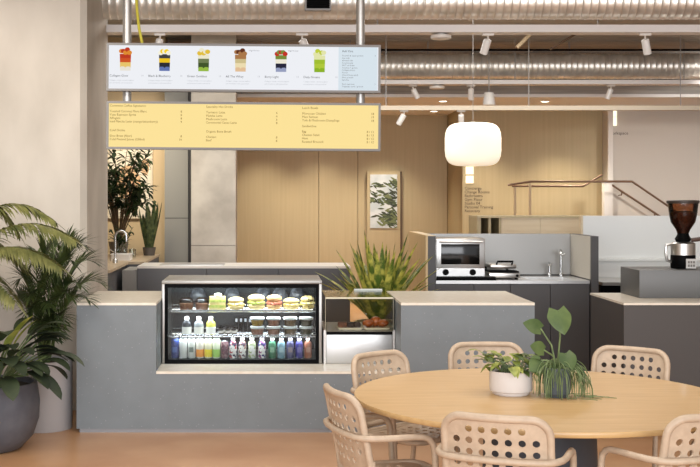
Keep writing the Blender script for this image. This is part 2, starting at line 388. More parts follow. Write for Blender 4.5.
for x, Y, z, tl, yw, lb, lit, s in (
    (160, 10.21, 3.085, -.25, .2, 'white track spotlight above the first smoothie picture on the menu screen', False, .85),
    (302, 10.21, 3.085, .45, .2, 'white tilted spotlight beside the grey pole above the menu screen', False, .95),
    (488, 10.21, 3.085, -.25, .35, 'white spotlight under the front cable tray, above the paper lantern', True, .9),
    (645, 10.21, 3.085, .25, .2, 'white spotlight under the front cable tray above the stair wall', False, .9),
    (413, 13.85, 2.985, .5, .2, 'white spotlight tilted sideways on the farther tray, near a round ceiling fitting', False, .85),
    (471, 13.85, 2.985, .1, .6, 'glowing spotlight on the farther tray, above the paper lantern', True, .9),
    (611, 13.85, 2.985, -.3, .2, 'small white spotlight on the farther tray above the glowing stair wall sign', False, .85),
    (404, 13.05, 2.622, -.5, .3, 'white spotlight under the cream beam beside the menu board', False, .85),
    (461, 13.05, 2.622, .15, .6, 'glowing spotlight under the cream beam at the lantern shoulder', True, .85)):
    spotlight(at(x, Y, z), tl, yw, lb, lit, s)
# round fittings
def fitting(x, Y, ztop, lb):
    p = Vector(((x-CX)*Y/F, Y, ztop-.05)); t = thing('ceiling_fitting', lb, 'ceiling fitting', p)
    MB().lathe([(.075, 0), (.09, .008), (.09, .032), (.075, .037)], p, 24).build('housing', WHITE, t)
    MB().lathe([(.03, .0375), (.03, .0495)], p, 16).build('base', WHITE, t)
fitting(437, 13.85, 2.985, 'round white ceiling fitting beneath the farther tray beside a tilted spotlight')
fitting(441, 10.21, 3.085, 'round white ceiling fitting under the front cable tray')
p = px(489, 105, 13.6); t = thing('cone_downlight', 'white cone shaped lamp standing on the cream beam above the lantern', 'lamp', p)
MB().lathe([(.075, 0), (.055, .14), (.05, .145)], p, 24).build('shade', WHITE, t)
MB().tube([p+Vector((0, 0, .145)), (p.x, p.y, 3.52)], .006, 8).build('stem', GREYP, t)
for x, y, lb in ((434, 111.5, 'small recessed downlight over the veneer wall close to the menu board'), (443, 101.5, 'small recessed downlight over the lantern side of the soffit'), (545, 101.8, 'small recessed downlight in the soffit above the handrails')):
    Y = (2.915-CZ)*F/(CY-y); p = px(x, y, Y)
    t = thing('recessed_downlight', lb, 'downlight', p, 'recessed downlights')
    MB().lathe([(.05, 0), (.085, 0), (.085, .005), (.05, .005), (.05, 0)], p, 24, cap=False).build('bezel', WHITE, t)
    MB().lathe([(.05, .001), (.05, .005)], p, 24).build('lens', LAMP, t)

# paper lantern
p = px(473, 166, 11.6); t = thing('paper_lantern', 'large glowing white paper pendant lantern', 'pendant lamp', p)
prof = []
for i in range(25):
    a = -pi/2+pi*i/24; r = .278*abs(cos(a))**.38 if abs(cos(a)) > 1e-4 else .0; z = .215+.215*(abs(sin(a))**.62)*(1 if a > 0 else -1)
    prof.append((max(.04, r)+(.002 if i % 2 else 0), z))
SHADE = bpy.data.materials.new('lantern_paper'); SHADE.use_nodes = True; q = SHADE.node_tree.nodes['Principled BSDF']
q.inputs['Base Color'].default_value = C4((245, 238, 224)); q.inputs['Roughness'].default_value = .8
q.inputs['Emission Color'].default_value = C4((255, 240, 212)); q.inputs['Emission Strength'].default_value = .62
MB().lathe(prof, p, 40, cap=False).build('shade', SHADE, t)
MB().tube([p+Vector((0, 0, .44)), (p.x, p.y, 3.52)], .0025, 6).build('cord', GREYP, t)
MB().lathe([(.05, .40), (.05, .43), (.02, .44)], p, 16).build('cap', WHITE, t)
MB().ellipsoid(p+Vector((0, 0, .15)), .045, .045, .06).build('bulb', emit('bulb_glow', (255, 244, 220), 8), t)

# ------------------------------------------------------------------ menu signs
def signbox(name, label, xc, zc, wd, ht, face, y=8.2):
    t = thing(name, label, 'menu board' if name == 'menu_board' else 'menu screen', (xc, y, zc)); t.rotation_euler[1] = radians(.47)
    m = MB(); fw = .016
    m.box(-wd/2, wd/2, -.035, .03, ht/2-fw, ht/2); m.box(-wd/2, wd/2, -.035, .03, -ht/2, -ht/2+fw)
    m.box(-wd/2, -wd/2+fw, -.035, .03, -ht/2+fw, ht/2-fw); m.box(wd/2-fw, wd/2, -.035, .03, -ht/2+fw, ht/2-fw)
    m.box(-wd/2+fw, wd/2-fw, .0, .03, -ht/2+fw, ht/2-fw)
    m.build('frame', FRAMEG, t, rel=False, smooth=False)
    MB().box(-wd/2+fw, wd/2-fw, -.028, -.001, -ht/2+fw, ht/2-fw).build('display', face, t, rel=False, smooth=False)
    return t
K = 8.17/F
XC, WD = (243.5-CX)*K, 273*K
s1 = signbox('menu_screen', 'white lit menu screen with six smoothie pictures', XC, CZ+129.1*K, WD+.008, 48*K, emit('screen_white', (240, 242, 247), .98))
s2 = signbox('menu_board', 'yellow lit menu board with three columns of text', XC, CZ+70.9*K, WD+.008, 48*K, emit('board_yellow', (255, 229, 156), .98))
def sx(x): return (x-243.5)*K
def szu(y): return (68.6-y)*K
def szl(y): return (127.1-y)*K
GT = emit('screen_text_grey', (120, 122, 128)); DT = emit('screen_text_dark', (60, 62, 70)); LT = emit('screen_text_pale', (182, 184, 190))
BT = emit('board_text_brown', (122, 86, 26))
MB().box(sx(338.5), sx(377.3), -.0285, -.02, szu(90.2), szu(47)).build('side_panel', emit('screen_pale_blue', (218, 230, 238), .98), s1, rel=False, smooth=False)
names = ['Collagen Glow', 'Black & Blueberry', 'Green Goddess', 'All The Whey', 'Berry Light', 'Daily Greens']
cups = [125.3, 164.5, 203.5, 240.5, 281, 319.5]
SCH = [[(232, 226, 214), (232, 196, 108), (206, 84, 40), (190, 60, 36), (222, 140, 50)],
       [(96, 116, 176), (44, 46, 54), (238, 196, 36), (66, 66, 66), (246, 214, 40)],
       [(150, 186, 70), (66, 86, 44), (112, 126, 84), (236, 232, 206), (226, 190, 60)],
       [(226, 190, 150), (236, 220, 176), (206, 190, 140), (170, 120, 74), (98, 52, 34)],
       [(150, 158, 190), (40, 40, 60), (238, 232, 214), (120, 140, 60), (196, 50, 40)],
       [(140, 178, 40), (176, 200, 60), (160, 190, 50), (226, 228, 170), (190, 204, 60)]]
for i, (cx, sc) in enumerate(zip(cups, SCH)):
    root = None
    for k in range(4):
        w0 = 5.2+.12*k; m = MB(); ya, yb = 72.3-k*4.2, 72.3-(k+1)*4.2
        m.add([(sx(cx-w0), -.0292, szu(ya)), (sx(cx+w0), -.0292, szu(ya)), (sx(cx+w0+.1), -.0292, szu(yb)), (sx(cx-w0-.1), -.0292, szu(yb))], [(0, 1, 2, 3)])
        if k == 1:
            m.add([(sx(cx-w0), -.0294, szu(ya+1)), (sx(cx-w0/2), -.0294, szu(ya-1.3)), (sx(cx), -.0294, szu(ya+1.2)), (sx(cx+w0/2), -.0294, szu(ya-1.3)), (sx(cx+w0), -.0294, szu(ya+1)), (sx(cx+w0), -.0294, szu(yb)), (sx(cx-w0), -.0294, szu(yb))], [tuple(range(7))])
        e = emit('smoothie_layer', sc[k])
        if root is None: root = m.build('smoothie_picture', e, s1, rel=False, smooth=False)
        else: m.build('layer', e, root, rel=False, smooth=False)
    m = MB()
    for j in range(5):
        ang = j*1.3+i; ox = -4+2*j; oy = 54.5-(1.8 if j in (1, 3) else .2)-(1.5 if (i+j) % 3 == 0 else 0)
        pts = [(sx(cx+ox+2.6*cos(2*pi*q/10)), -.0296-.0001*j, szu(oy+2.3*sin(2*pi*q/10))) for q in range(10)]
        m.mi = (j+i) % 2; m.add(pts, [tuple(range(10))])
    m.build('fruit_topping', [emit('fruit_a', sc[4]), emit('fruit_b', sc[3] if i != 1 else (244, 240, 220))], root, rel=False, smooth=False)
for i, n in enumerate(names): text_mesh('menu_heading', [(n, sx(109.5+38.8*i), szu(78.3), 3.1*K, 'LEFT')], DT, s1, -.0291)
body = ['Collagen, mango, coconut yoghurt', 'and strawberry with passionfruit']
for i in range(6):
    tx = [(body[0], sx(109.5+38.8*i), szu(82.4), 1.75*K, 'LEFT'), (body[1], sx(109.5+38.8*i), szu(85), 1.75*K, 'LEFT'), ('14', sx(141+38.8*i), szu(78), 2.6*K, 'LEFT')]
    text_mesh('menu_text', tx, LT, s1, -.0291)
for x in (249, 288): text_mesh('menu_note', [('High Protein', sx(x), szu(51.8), 2.*K, 'LEFT')], GT, s1, -.0291)
tx = []
adds = ['Nourish & repair protein', 'Oat milk', 'Almond milk', 'Coconut yog', 'MCT oil drops', 'Creatine + greens', 'Collagen boost', 'Peanut', 'Chia & hemp seeds', 'Maca powder', 'Spirulina']
tx += [(s, sx(342), szu(56.2+2.42*i), 2.1*K, 'LEFT') for i, s in enumerate(adds)]
tx += [('Extra espresso', sx(342), szu(84.6), 2.1*K, 'LEFT'), ('Toppings: seeds / granola', sx(342), szu(87), 2.1*K, 'LEFT'), ('2', sx(374.6), szu(56), 2.1*K, 'LEFT'), ('3', sx(374.6), szu(84.6), 2.1*K, 'LEFT')]
text_mesh('add_on_list', tx, GT, s1, -.0293)
text_mesh('add_on_heading', [('Add Ons', sx(342), szu(52), 3.*K, 'LEFT')], DT, s1, -.0293)
S = 3.1*K
def colm(x, px_, rows):
    out = []
    for s, yy, pr in rows:
        out.append((s, sx(x), szl(yy), S, 'LEFT'))
        if pr: out.append((pr, sx(px_), szl(yy), S, 'RIGHT'))
    return out
c1 = colm(109.6, 182, [('Commons Coffee Signatures', 108.6, ''), ('Toasted Coconut Mont Blanc', 114.2, '8'), ('Yuzu Espresso Spritz', 117.6, '8'), ('Affogato', 121, '8'), ('Iced Matcha Latte (mango/strawberry)', 124.4, '9'), ('Cold Drinks', 133.2, ''), ('Slow Brew (filter)', 138.8, '8'), ('Cold Pressed Juices (250ml)', 142.2, '10')])
c2 = colm(206, 277.5, [('Speciality Hot Drinks', 109, ''), ('Turmeric Latte', 114.6, '6'), ('Matcha Latte', 118, '6'), ('Mushroom Latte', 121.4, '6'), ('Ceremonial Cacao Latte', 124.8, '8'), ('Organic Bone Broth', 133.8, ''), ('Chicken', 139.2, '8'), ('Beef', 142.6, '8')])
c3 = colm(302, 374, [('Lunch Bowls', 109.4, ''), ('Moroccan Chicken', 115, '18'), ('Miso Salmon', 118.4, '19'), ('Tofu & Mushroom Dumplings', 121.8, '18'), ('Sandwiches', 127.6, ''), ('Egg', 133, '8 / 12'), ('Chicken Salad', 136.4, '8 / 13'), ('Ham', 139.8, '8 / 12'), ('Roasted Broccoli', 143.2, '8 / 12')])
heads = ('Cold Drinks', 'Organic Bone Broth', 'Sandwiches')
for c in (c1, c2, c3):
    k = [i for i, r_ in enumerate(c) if r_[0] in heads][0]
    for part in (c[:k], c[k:]):
        text_mesh('section_heading', part[:1], BT, s2, -.0291)
        text_mesh('section_items', [r_ for r_ in part[1:] if r_[4] == 'LEFT'], BT, s2, -.0291)
        text_mesh('section_prices', [r_ for r_ in part[1:] if r_[4] == 'RIGHT'], BT, s2, -.0291)
for x, lb in ((127, 'grey pole holding up the menu signs beside the yellow cable'), (360.5, 'grey pole holding up the menu signs above the add-on list')):
    X = (x-CX)*8.26/F
    t = thing('sign_pole', lb, 'pole', (X, 8.26, 2.0), 'poles holding the menu signs')
    MB().tube([(X, 8.264, 2.0), (X, 8.264, 3.52)], .031, 16).build('tube', POLE, t)
    m = MB()
    for z in (2.06, 2.22, 2.46, 2.64): m.box(X-.04, X+.04, 8.2305, 8.236, z, z+.05)
    m.build('bracket', GREYP, t, smooth=False)

# ------------------------------------------------------------------ front counter
ct = thing('service_counter', 'long grey terrazzo counter with cream worktops and a lowered middle', 'counter', (.25, 8.14, 0))
L, R_, A, Bx, Yf, Yb = -1.354, 1.852, -.797, .917, 8.14, 9.16
m = MB().prism([(L, .028), (R_, .028), (R_, .892), (Bx, .892), (Bx, .412), (A, .412), (A, .892), (L, .892)], Yf, Yb)
m.build('body', TERR, ct, smooth=False)
B('plinth', M('plinth_grey', (132, 132, 134), .4, .4), L+.02, R_-.02, Yf+.012, Yb-.02, 0, .028, ct)
B('worktop', CREAM, L, A+.0, Yf-.004, Yb, .892, .91, ct)
B('worktop', CREAM, Bx, R_, Yf-.004, Yb, .892, .91, ct)
B('low_worktop', CREAM, A+.001, Bx-.001, Yf-.004, Yb, .412, .43, ct)

# display fridge
fx0, fx1, fy0, fy1, fz0, fz1 = -.792, .380, 8.50, 9.15, .431, 1.036
fr = thing('display_fridge', 'stainless glass-fronted display fridge full of drinks and sandwiches', 'fridge', ((fx0+fx1)/2, fy0, fz0))
m = MB()
m.box(fx0, fx0+.022, fy0, fy1, fz0, fz1-.022); m.box(fx1-.022, fx1, fy0, fy1, fz0, fz1-.022); m.box(fx0, fx1, fy0, fy1, fz1-.022, fz1)
m.build('casing', M('casing_steel', (158, 156, 152), .38, .9), fr, bevel=.003)
DG = M('fridge_lining', (24, 26, 28), .3, spec=.4)
B('back_panel', DG, fx0+.022, fx1-.022, fy1-.02, fy1, fz0+.02, fz1-.022, fr)
B('floor_panel', DG, fx0+.022, fx1-.022, fy0+.03, fy1-.02, fz0, fz0+.025, fr)
m = MB(); bw = .028; a0, a1 = fx0+.022, fx1-.022; z0, z1 = fz0+.0, fz1-.022
m.box(a0, a1, fy0+.001, fy0+.03, z1-bw, z1); m.box(a0, a1, fy0+.001, fy0+.03, z0, z0+bw); m.box(a0, a0+bw*.8, fy0+.001, fy0+.03, z0+bw, z1-bw); m.box(a1-bw*.8, a1, fy0+.001, fy0+.03, z0+bw, z1-bw)
m.build('door_frame', BLACK, fr, smooth=False)
B('glass_pane', GLASSF, a0+bw*.8, a1-bw*.8, fy0+.012, fy0+.017, z0+bw, z1-bw, fr)
WIRE = M('chrome_wire', (210, 212, 214), .2, 1)
SH1, SH2, SH0 = .8135, .6295, .4575
for sz in (SH1-.0015, SH2-.0015):
    m = MB(); ya, yb = fy0+.06, fy1-.03
    for yy in (ya, (ya+yb)/2, yb): m.tube([(a0+.004, yy, sz-.007), (a1-.004, yy, sz-.007)], .004, 6)
    m.tube([(a0+.004, ya-.004, sz+.006), (a1-.004, ya-.004, sz+.006)], .0025, 6)
    x = a0+.012
    while x < a1-.01: m.tube([(x, ya, sz-.002), (x, yb, sz-.002)], .002, 5); x += .024
    m.build('wire_shelf', WIRE, fr)
    B('shelf_light', LED, a0+.03, a1-.03, ya+.25, ya+.26, sz-.016, sz-.013, fr)
B('shelf_light', LED, a0+.03, a1-.03, fy0+.035, fy0+.05, z1-.012, z1-.006, fr)
for sx_, dx in ((a0+.001, .006), (a1-.007, .006)):
    B('side_rail', STEEL, sx_, sx_+dx, fy0+.2, fy0+.26, fz0+.03, fz1-.03, fr)
light('fridge_led_top', 'AREA', ((a0+a1)/2, fy0+.06, z1-.016), 6.5, (240, 246, 255), (radians(28), 0, 0), 1.0, .03)
light('fridge_led_shelf', 'AREA', ((a0+a1)/2, fy0+.1, SH1-.03), 4.0, (240, 246, 255), (radians(28), 0, 0), 1.0, .03)
light('fridge_led_low_shelf', 'AREA', ((a0+a1)/2, fy0+.1, SH2-.03), 1.7, (240, 246, 255), (radians(28), 0, 0), 1.0, .03)

def fX(x, Y=8.64): return (x-CX)*Y/F
CANTOP = M('can_lid_silver', (190, 192, 196), .3, 1)
def drink(x, col, label, r=.029, h=.142, kind='can', low=None, Y=8.62, lab=None):
    X = fX(x, Y); t = thing('drink_can' if kind == 'can' else 'drink_bottle', label, kind, (X, Y, SH0), 'drinks on the fridge bottom shelf')
    mt = M('can_body', col, .35) if not isinstance(col, bpy.types.Material) else col
    if kind == 'can':
        MB().lathe([(r*.82, 0), (r, .008), (r, h-.016), (r*.84, h-.004)], (X, Y, SH0), 20).build('body', mt, t)
        MB().lathe([(r*.84, h-.004), (r*.86, h), (r*.78, h), (r*.76, h-.003)], (X, Y, SH0), 20).build('lid', CANTOP, t)
    else:
        MB().lathe([(r*.9, 0), (r, .006), (r, h*.68), (r*.8, h*.8), (r*.45, h*.86), (r*.45, h*.9)], (X, Y, SH0), 20).build('body', mt, t)
        MB().lathe([(r*.52, h*.885), (r*.52, h), (r*.46, h+.002)], (X, Y, SH0), 16).build('cap', WHITEG, t)
    if low: MB().lathe([(r*1.012, .01), (r*1.012, h*.45)], (X, Y, SH0), 20, cap=False).build('label_band', M('can_band', low, .35), t)
    if lab: MB().box(X-r*.55, X+r*.55, Y-r*1.05, Y-r*.9, SH0+h*.3, SH0+h*.55).build('label', M('can_label', lab, .5), t, smooth=False)
    return t
def pattern(name, a, b, c):
    m, t, p = nt(name); tc = t.nodes.new('ShaderNodeTexCoord'); v = t.nodes.new('ShaderNodeTexVoronoi'); v.inputs['Scale'].default_value = 62
    t.links.new(tc.outputs['Object'], v.inputs['Vector']); s = t.nodes.new('ShaderNodeSeparateColor'); t.links.new(v.outputs['Color'], s.inputs[0])
    r = t.nodes.new('ShaderNodeValToRGB'); r.color_ramp.interpolation = 'CONSTANT'; r.color_ramp.elements[0].color = C4(a); r.color_ramp.elements[1].position = .4; r.color_ramp.elements[1].color = C4(b)
    e = r.color_ramp.elements.new(.7); e.color = C4(c); t.links.new(s.outputs[0], r.inputs[0]); t.links.new(r.outputs[0], p.inputs['Base Color']); p.inputs['Roughness'].default_value = .35
    return m
PW = (236, 232, 228)
drink(175, (38, 62, 132), 'tall royal blue can, first on the fridge bottom shelf', h=.15, lab=(80, 110, 180))
drink(183.3, (226, 226, 222), 'white can standing beside the royal blue can', h=.15)
drink(191.6, (214, 214, 208), 'pale grey-white can with a small mark, beside the orange-banded can', h=.15, lab=(120, 130, 120))
drink(200, (232, 224, 210), 'white can with an orange lower half', h=.146, low=(238, 150, 50))
drink(208.2, (238, 232, 200), 'white can with a yellow lower half', h=.146, low=(238, 214, 40))
drink(216.4, (226, 234, 204), 'white can with a lime green lower half', h=.146, low=(158, 206, 92))
drink(224.6, pattern('berry_pattern', (92, 50, 66), (120, 72, 84), (150, 120, 120)), 'dark berry-coloured can next to the lime green banded one', h=.125)
drink(233, pattern('red_check', PW, (180, 52, 62), (58, 44, 84)), 'white carton-like bottle patterned in red and navy beside the dark berry can', kind='bottle', h=.15)
drink(242.3, pattern('brown_check', PW, (150, 92, 84), (90, 70, 90)), 'white bottle patterned in dusty brown, between red-patterned and green-patterned ones', kind='bottle', h=.15)
drink(252, pattern('green_check', PW, (150, 170, 110), (186, 196, 160)), 'white bottle patterned in soft green', kind='bottle', h=.15)
drink(262, pattern('purple_check', PW, (150, 60, 120), (60, 60, 120)), 'white bottle patterned in purple and magenta', kind='bottle', h=.15)
drink(272.3, (52, 116, 82), 'forest green bottle with a white cap', kind='bottle', h=.148, lab=(120, 170, 140))
drink(281.3, (120, 158, 172), 'pale teal bottle with a white cap', kind='bottle', h=.148, lab=(160, 190, 200))
drink(290.3, (74, 74, 116), 'slate purple bottle with a white cap', kind='bottle', h=.148, lab=(130, 110, 120))
drink(299.2, (66, 62, 140), 'indigo bottle with a white cap', kind='bottle', h=.148, lab=(110, 100, 170))
drink(308, (172, 108, 84), 'copper orange bottle at the end of the bottom shelf', kind='bottle', h=.148, lab=(200, 150, 130))

def box_r(m, c, sx_, sy_, z0, z1, rot=0, rnd=.012, n=4):
    pts = []
    for qx, qy, a0 in ((1, 1, 0), (-1, 1, pi/2), (-1, -1, pi), (1, -1, 3*pi/2)):
        for k in range(n+1):
            a = a0+pi/2*k/n; pts.append((qx*(sx_/2-rnd)+rnd*cos(a), qy*(sy_/2-rnd)+rnd*sin(a)))
    pts = [(c[0]+x*cos(rot)-y*sin(rot), c[1]+x*sin(rot)+y*cos(rot)) for x, y in pts]
    return m.prism_z(pts, z0, z1)
BREAD = M('bread_roll', (232, 216, 160), .7, col2=(222, 196, 128), ns=30)
BREADB = M('toasted_bread', (228, 196, 140), .7, col2=(200, 150, 92), ns=25)
FILLG = M('lettuce_filling', (150, 178, 74), .6, col2=(206, 206, 110), ns=60)
FILLR = M('ham_filling', (214, 140, 110), .6, col2=(180, 90, 70), ns=60)
FILLE = M('egg_filling', (242, 214, 90), .6, col2=(246, 236, 190), ns=60)
WRAP = pane('cling_wrap', (246, 246, 242), .8)
def sandwich(x, label, w, h, bread, fill, style, Y=8.62):
    X = fX(x, Y); z = SH1; w *= 1.08; h *= 1.22; t = thing('sandwich', label, 'sandwich', (X, Y, z), 'sandwiches on the fridge top shelf')
    if style == 'stack':
        for k in range(3): box_r(m := MB(), (X, Y), w*(1-.03*k), .09, z+h*.33*k, z+h*.33*k+h*.17, .06*k-.05, .012); m.build('bread', bread, t)
        for k in range(2): box_r(m := MB(), (X, Y), w*.98, .094, z+h*.33*k+h*.17, z+h*.33*k+h*.33, .05*k, .01); m.build('filling', fill, t)
        m = MB(); m.ellipsoid((X+.005, Y-.01, z+h*.93), w*.25, .03, h*.12, jit=.1); m.build('topping', M('cream_topping', (246, 240, 214), .6), t)
    else:
        m = MB(); m.ellipsoid((X, Y, z+h*.25), w/2, .05, h*.24); m.build('bread', bread, t)
        m = MB(); m.ellipsoid((X, Y, z+h*.75), w/2*.97, .05, h*.27, jit=.02); m.build('bread', bread, t)
        m = MB()
        for k in range(9):
            a = k/9*2*pi; m.ellipsoid((X+w*.36*cos(a), Y+.036*sin(a), z+h*.46+random.uniform(-.004, .004)), w*.17, .022, h*.12, 8, 5, .1)
        m.build('filling', fill, t)
    return t
sandwich(217.5, 'layered triple-decker sandwich with a cream topping on the top shelf', .115, .098, BREAD, FILLG, 'stack')
sandwich(236, 'pale bread roll with egg filling beside the triple-decker', .115, .078, BREAD, FILLE, 'roll')
sandwich(256.5, 'large leafy green-filled roll in the middle of the top shelf', .122, .095, BREAD, FILLG, 'roll')
sandwich(274.2, 'toasted golden roll with a pink ham filling', .11, .092, BREADB, FILLR, 'roll')
sandwich(291.3, 'flat yellow roll with egg filling near the shelf end', .115, .072, BREAD, FILLE, 'roll')
sandwich(307.4, 'striped dark-seeded sandwich at the end of the top shelf', .1, .085, pattern('seeded_bread', (228, 206, 140), (60, 50, 40), (206, 180, 110)), FILLE, 'roll')
def tub(X, Y, z, label, w, h, fill, group, dome=False, name='salad_tub'):
    t = thing(name, label, 'food tub', (X, Y, z), group)
    MB().lathe([(w*.40, 0), (w*.48, h*.58)], (X, Y, z), 20).build('cup', TUBP, t)
    MB().lathe([(w*.385, .003), (w*.455, h*.5), (w*.4, h*.54)], (X, Y, z), 16).build('contents', fill, t)
    if dome: MB().lathe([(w*.5, h*.58), (w*.5, h*.63), (w*.44, h*.85), (w*.25, h)], (X, Y, z), 20).build('lid', TUBP, t)
    else: MB().lathe([(w*.5, h*.58), (w*.52, h*.64), (w*.52, h*.76), (w*.48, h*.8)], (X, Y, z), 20).build('lid', M('tub_lid', (214, 216, 214), .3), t)
MUES = M('muesli', (196, 146, 110), .8, col2=(120, 66, 50), ns=60); MUES2 = M('berry_muesli', (176, 120, 106), .8, col2=(204, 160, 130), ns=60)
tub(fX(186.5), 8.63, SH1, 'domed tub of brown muesli at the start of the top shelf', .116, .092, MUES, 'domed tubs', True)
tub(fX(202), 8.63, SH1, 'domed tub of berry muesli beside the triple-decker', .108, .092, MUES2, 'domed tubs', True)
for x, lb in ((198, 'dark wrapped parcel at the back above the domed tubs'), (232, 'dark wrapped parcel at the back above the egg roll'), (263.5, 'dark wrapped parcel at the back above the green-filled roll'), (280, 'dark wrapped parcel at the back above the toasted roll'), (297.5, 'dark wrapped parcel at the back above the flat yellow roll')):
    Y = 8.9; X = fX(x, Y)
    t = thing('wrapped_roll', lb, 'wrapped roll', (X, Y, SH1), 'wrapped rolls at the back of the top shelf')
    MB().ellipsoid((X, Y, SH1+.075), .065, .06, .075, jit=.03).build('wrapping', M('dark_wrap', (70, 72, 76), .25, col2=(140, 144, 150), ns=16, ramp=(.5, .75)), t)
    box_r(m := MB(), (X, Y), .1, .08, SH1, SH1+.02); m.build('tray', M('dark_tray', (40, 40, 42), .4), t)
# pump-top bottles on middle shelf
for x, col, lb in ((187, (52, 54, 58), 'white-labelled bottle with dark contents on the middle shelf'), (199, (150, 156, 158), 'white-labelled bottle with grey contents on the middle shelf'), (211, (214, 212, 96), 'white-labelled bottle with yellow contents on the middle shelf')):
    X = fX(x); Y = 8.62; z = SH2
    t = thing('milk_bottle', lb, 'bottle', (X, Y, z), 'bottles on the fridge middle shelf')
    MB().lathe([(.031, 0), (.035, .005), (.035, .078), (.03, .094), (.015, .108), (.013, .116)], (X, Y, z), 20).build('body', M('bottle_liquid', col, .25), t)
    MB().lathe([(.0355, .008), (.0355, .06)], (X, Y, z), 20, cap=False).build('label', M('bottle_paper', (236, 234, 226), .6), t)
    MB().lathe([(.016, .108), (.017, .113), (.017, .128), (.012, .135)], (X, Y, z), 16).build('cap', WHITEG, t)
JP = {'first': 221, 'second': 227.4, 'third': 233.8}
for r_, Y in (('front', 8.61), ('back', 8.68)):
    for k, x in JP.items():
        X = fX(x, 8.61)+(.0 if r_ == 'front' else .006)
        t = thing('sauce_jar', f'small black jar with a white label, {k} from the bottles in the {r_} row', 'jar', (X, Y, SH2), 'small black jars on the middle shelf')
        MB().lathe([(.016, 0), (.0185, .003), (.0185, .044), (.015, .049)], (X, Y, SH2), 16).build('glass', M('dark_jar', (36, 28, 26), .25), t)
        MB().lathe([(.0188, .014), (.0188, .032)], (X, Y, SH2), 16, cap=False).build('label', M('jar_label', (196, 190, 178), .6), t)
        MB().lathe([(.0165, .049), (.0165, .064)], (X, Y, SH2), 16).build('lid', BLACK, t)
FC = [(M('yellow_salad', (214, 176, 56), .7, col2=(150, 120, 50), ns=70), 'yellow'), (M('pink_salad', (196, 144, 116), .7, col2=(150, 92, 70), ns=70), 'pink'), (M('brown_salad', (110, 92, 66), .7, col2=(160, 130, 90), ns=70), 'brown'), (M('grey_salad', (120, 108, 96), .7, col2=(80, 84, 60), ns=70), 'grey')]
for i, x in enumerate((257.4, 273.6, 290.2, 306)):
    fm, cn = FC[i]
    tub(fX(x), 8.62, SH2, f'clear lidded tub of {cn} salad at the bottom of its pair', .102, .082, FC[(i+1) % 4][0] if i == 0 else fm, 'salad tubs on the middle shelf')
    tub(fX(x), 8.62, SH2+.066, f'clear lidded tub of {cn} salad stacked on another tub', .102, .082, fm, 'salad tubs on the middle shelf')
for k, x in enumerate((236.5, 241, 245.5, 250)):
    X = fX(x, 8.82)
    t = thing('snack_pouch', f'small dark pouch with a pale tag behind the jars, {("first", "second", "third", "fourth")[k]} from the bottles', 'pouch', (X, 8.82, SH2), 'dark pouches on the middle shelf')
    B('bag', BLACK, X-.015, X+.015, 8.81, 8.84, SH2, SH2+.11, t, .004)
    B('tag', M('pouch_tag', (150, 152, 156), .5), X-.008, X+.008, 8.806, 8.8099, SH2+.075, SH2+.1, t)

# pastry case
pc = thing('pastry_case', 'small glass pastry case on a stainless base beside the fridge', 'pastry case', (.653, 8.5, .43))
p0, p1, q0, q1 = .392, .914, 8.50, 9.15
B('base', STEELH, p0+.02, p1-.02, q0, q1, .431, .644, pc, .003)
B('side_post', STEEL, p0, p0+.018, q0, q1, .431, .676, pc); B('side_post', STEEL, p1-.018, p1, q0, q1, .431, .676, pc)
B('deck_edge', BLACK, p0+.019, p1-.019, q0-.008, q0-.0045, .645, .666, pc)
B('shelf_deck', M('grey_deck', (150, 144, 132), .3), p0+.019, p1-.019, q0-.004, q1, .645, .666, pc)
g = MB(); g.box(p0+.02, p1-.02, q0+.0, q0+.006, .666, .912); g.box(p0+.014, p0+.02, q0, q1, .666, .912); g.box(p1-.02, p1-.014, q0, q1, .666, .912); g.box(p0+.014, p1-.014, q0-.004, q1, .912, .918)
g.build('glass_hood', GLASS, pc, smooth=False)
m = MB(); m.box(p0+.014, p1-.014, q0-.006, q0-.004, .906, .918); m.box(p0+.012, p0+.014, q0, q0+.008, .666, .918); m.box(p1-.014, p1-.012, q0, q0+.008, .666, .918)
m.build('edge_trim', M('pale_edge', (212, 206, 180), .3), pc, smooth=False)
B('price_sign', M('sign_card', (214, 220, 214), .4), .66, .88, q1-.03, q1-.025, .885, .93, pc)
def plate(x0, x1, Y, label):
    a, b = (x0-CX)*Y/F, (x1-CX)*Y/F; t = thing('serving_tray', label, 'tray', ((a+b)/2, Y, .666))
    m = MB(); box_r(m, ((a+b)/2, Y), b-a, .17, .667, .673, 0, .02); box_r(m, ((a+b)/2, Y), b-a+.016, .186, .673, .679, 0, .025); m.build('dish', M('cream_tray', (222, 208, 176), .4), t)
    return t
plate(338, 361, 8.70, 'cream tray holding brownies in the pastry case'); plate(364, 388, 8.70, 'cream tray holding glazed buns in the pastry case')
for x, w_, c, lb in ((342.2, .065, (124, 72, 44), 'light brown slice beside two dark brownies'), (350.3, .05, (56, 34, 26), 'dark brownie between the light slice and another brownie'), (357, .046, (66, 40, 30), 'dark brownie at the bun end of its tray')):
    X = fX(x, 8.70); tag(MB().box(-w_/2, w_/2, -.05, .05, 0, .034).build('brownie', M('cake_'+str(int(x)), c, .7, col2=tuple(v*.7 for v in c), ns=50), bevel=.004, loc=None), lb, 'brownie', 'brownies in the pastry case').location = (X, 8.70, .679)
GLZ = M('glazed_bun', (186, 98, 40), .3, col2=(128, 58, 24), ns=12)
for x, dy, zz, lb in ((368, -.02, .679, 'glazed brown bun at the brownie end of its tray'), (376, .02, .679, 'tallest glazed brown bun in the middle of its tray'), (382.5, -.02, .679, 'glazed brown bun at the far end of its tray from the brownies')):
    X = fX(x, 8.70); o = MB().ellipsoid((0, 0, .03 if x != 376 else .038), .045, .045, .029 if x != 376 else .039, jit=.05).build('glazed_bun', GLZ); o.location = (X, 8.70+dy, zz); tag(o, lb, 'bun', 'glazed buns in the pastry case')

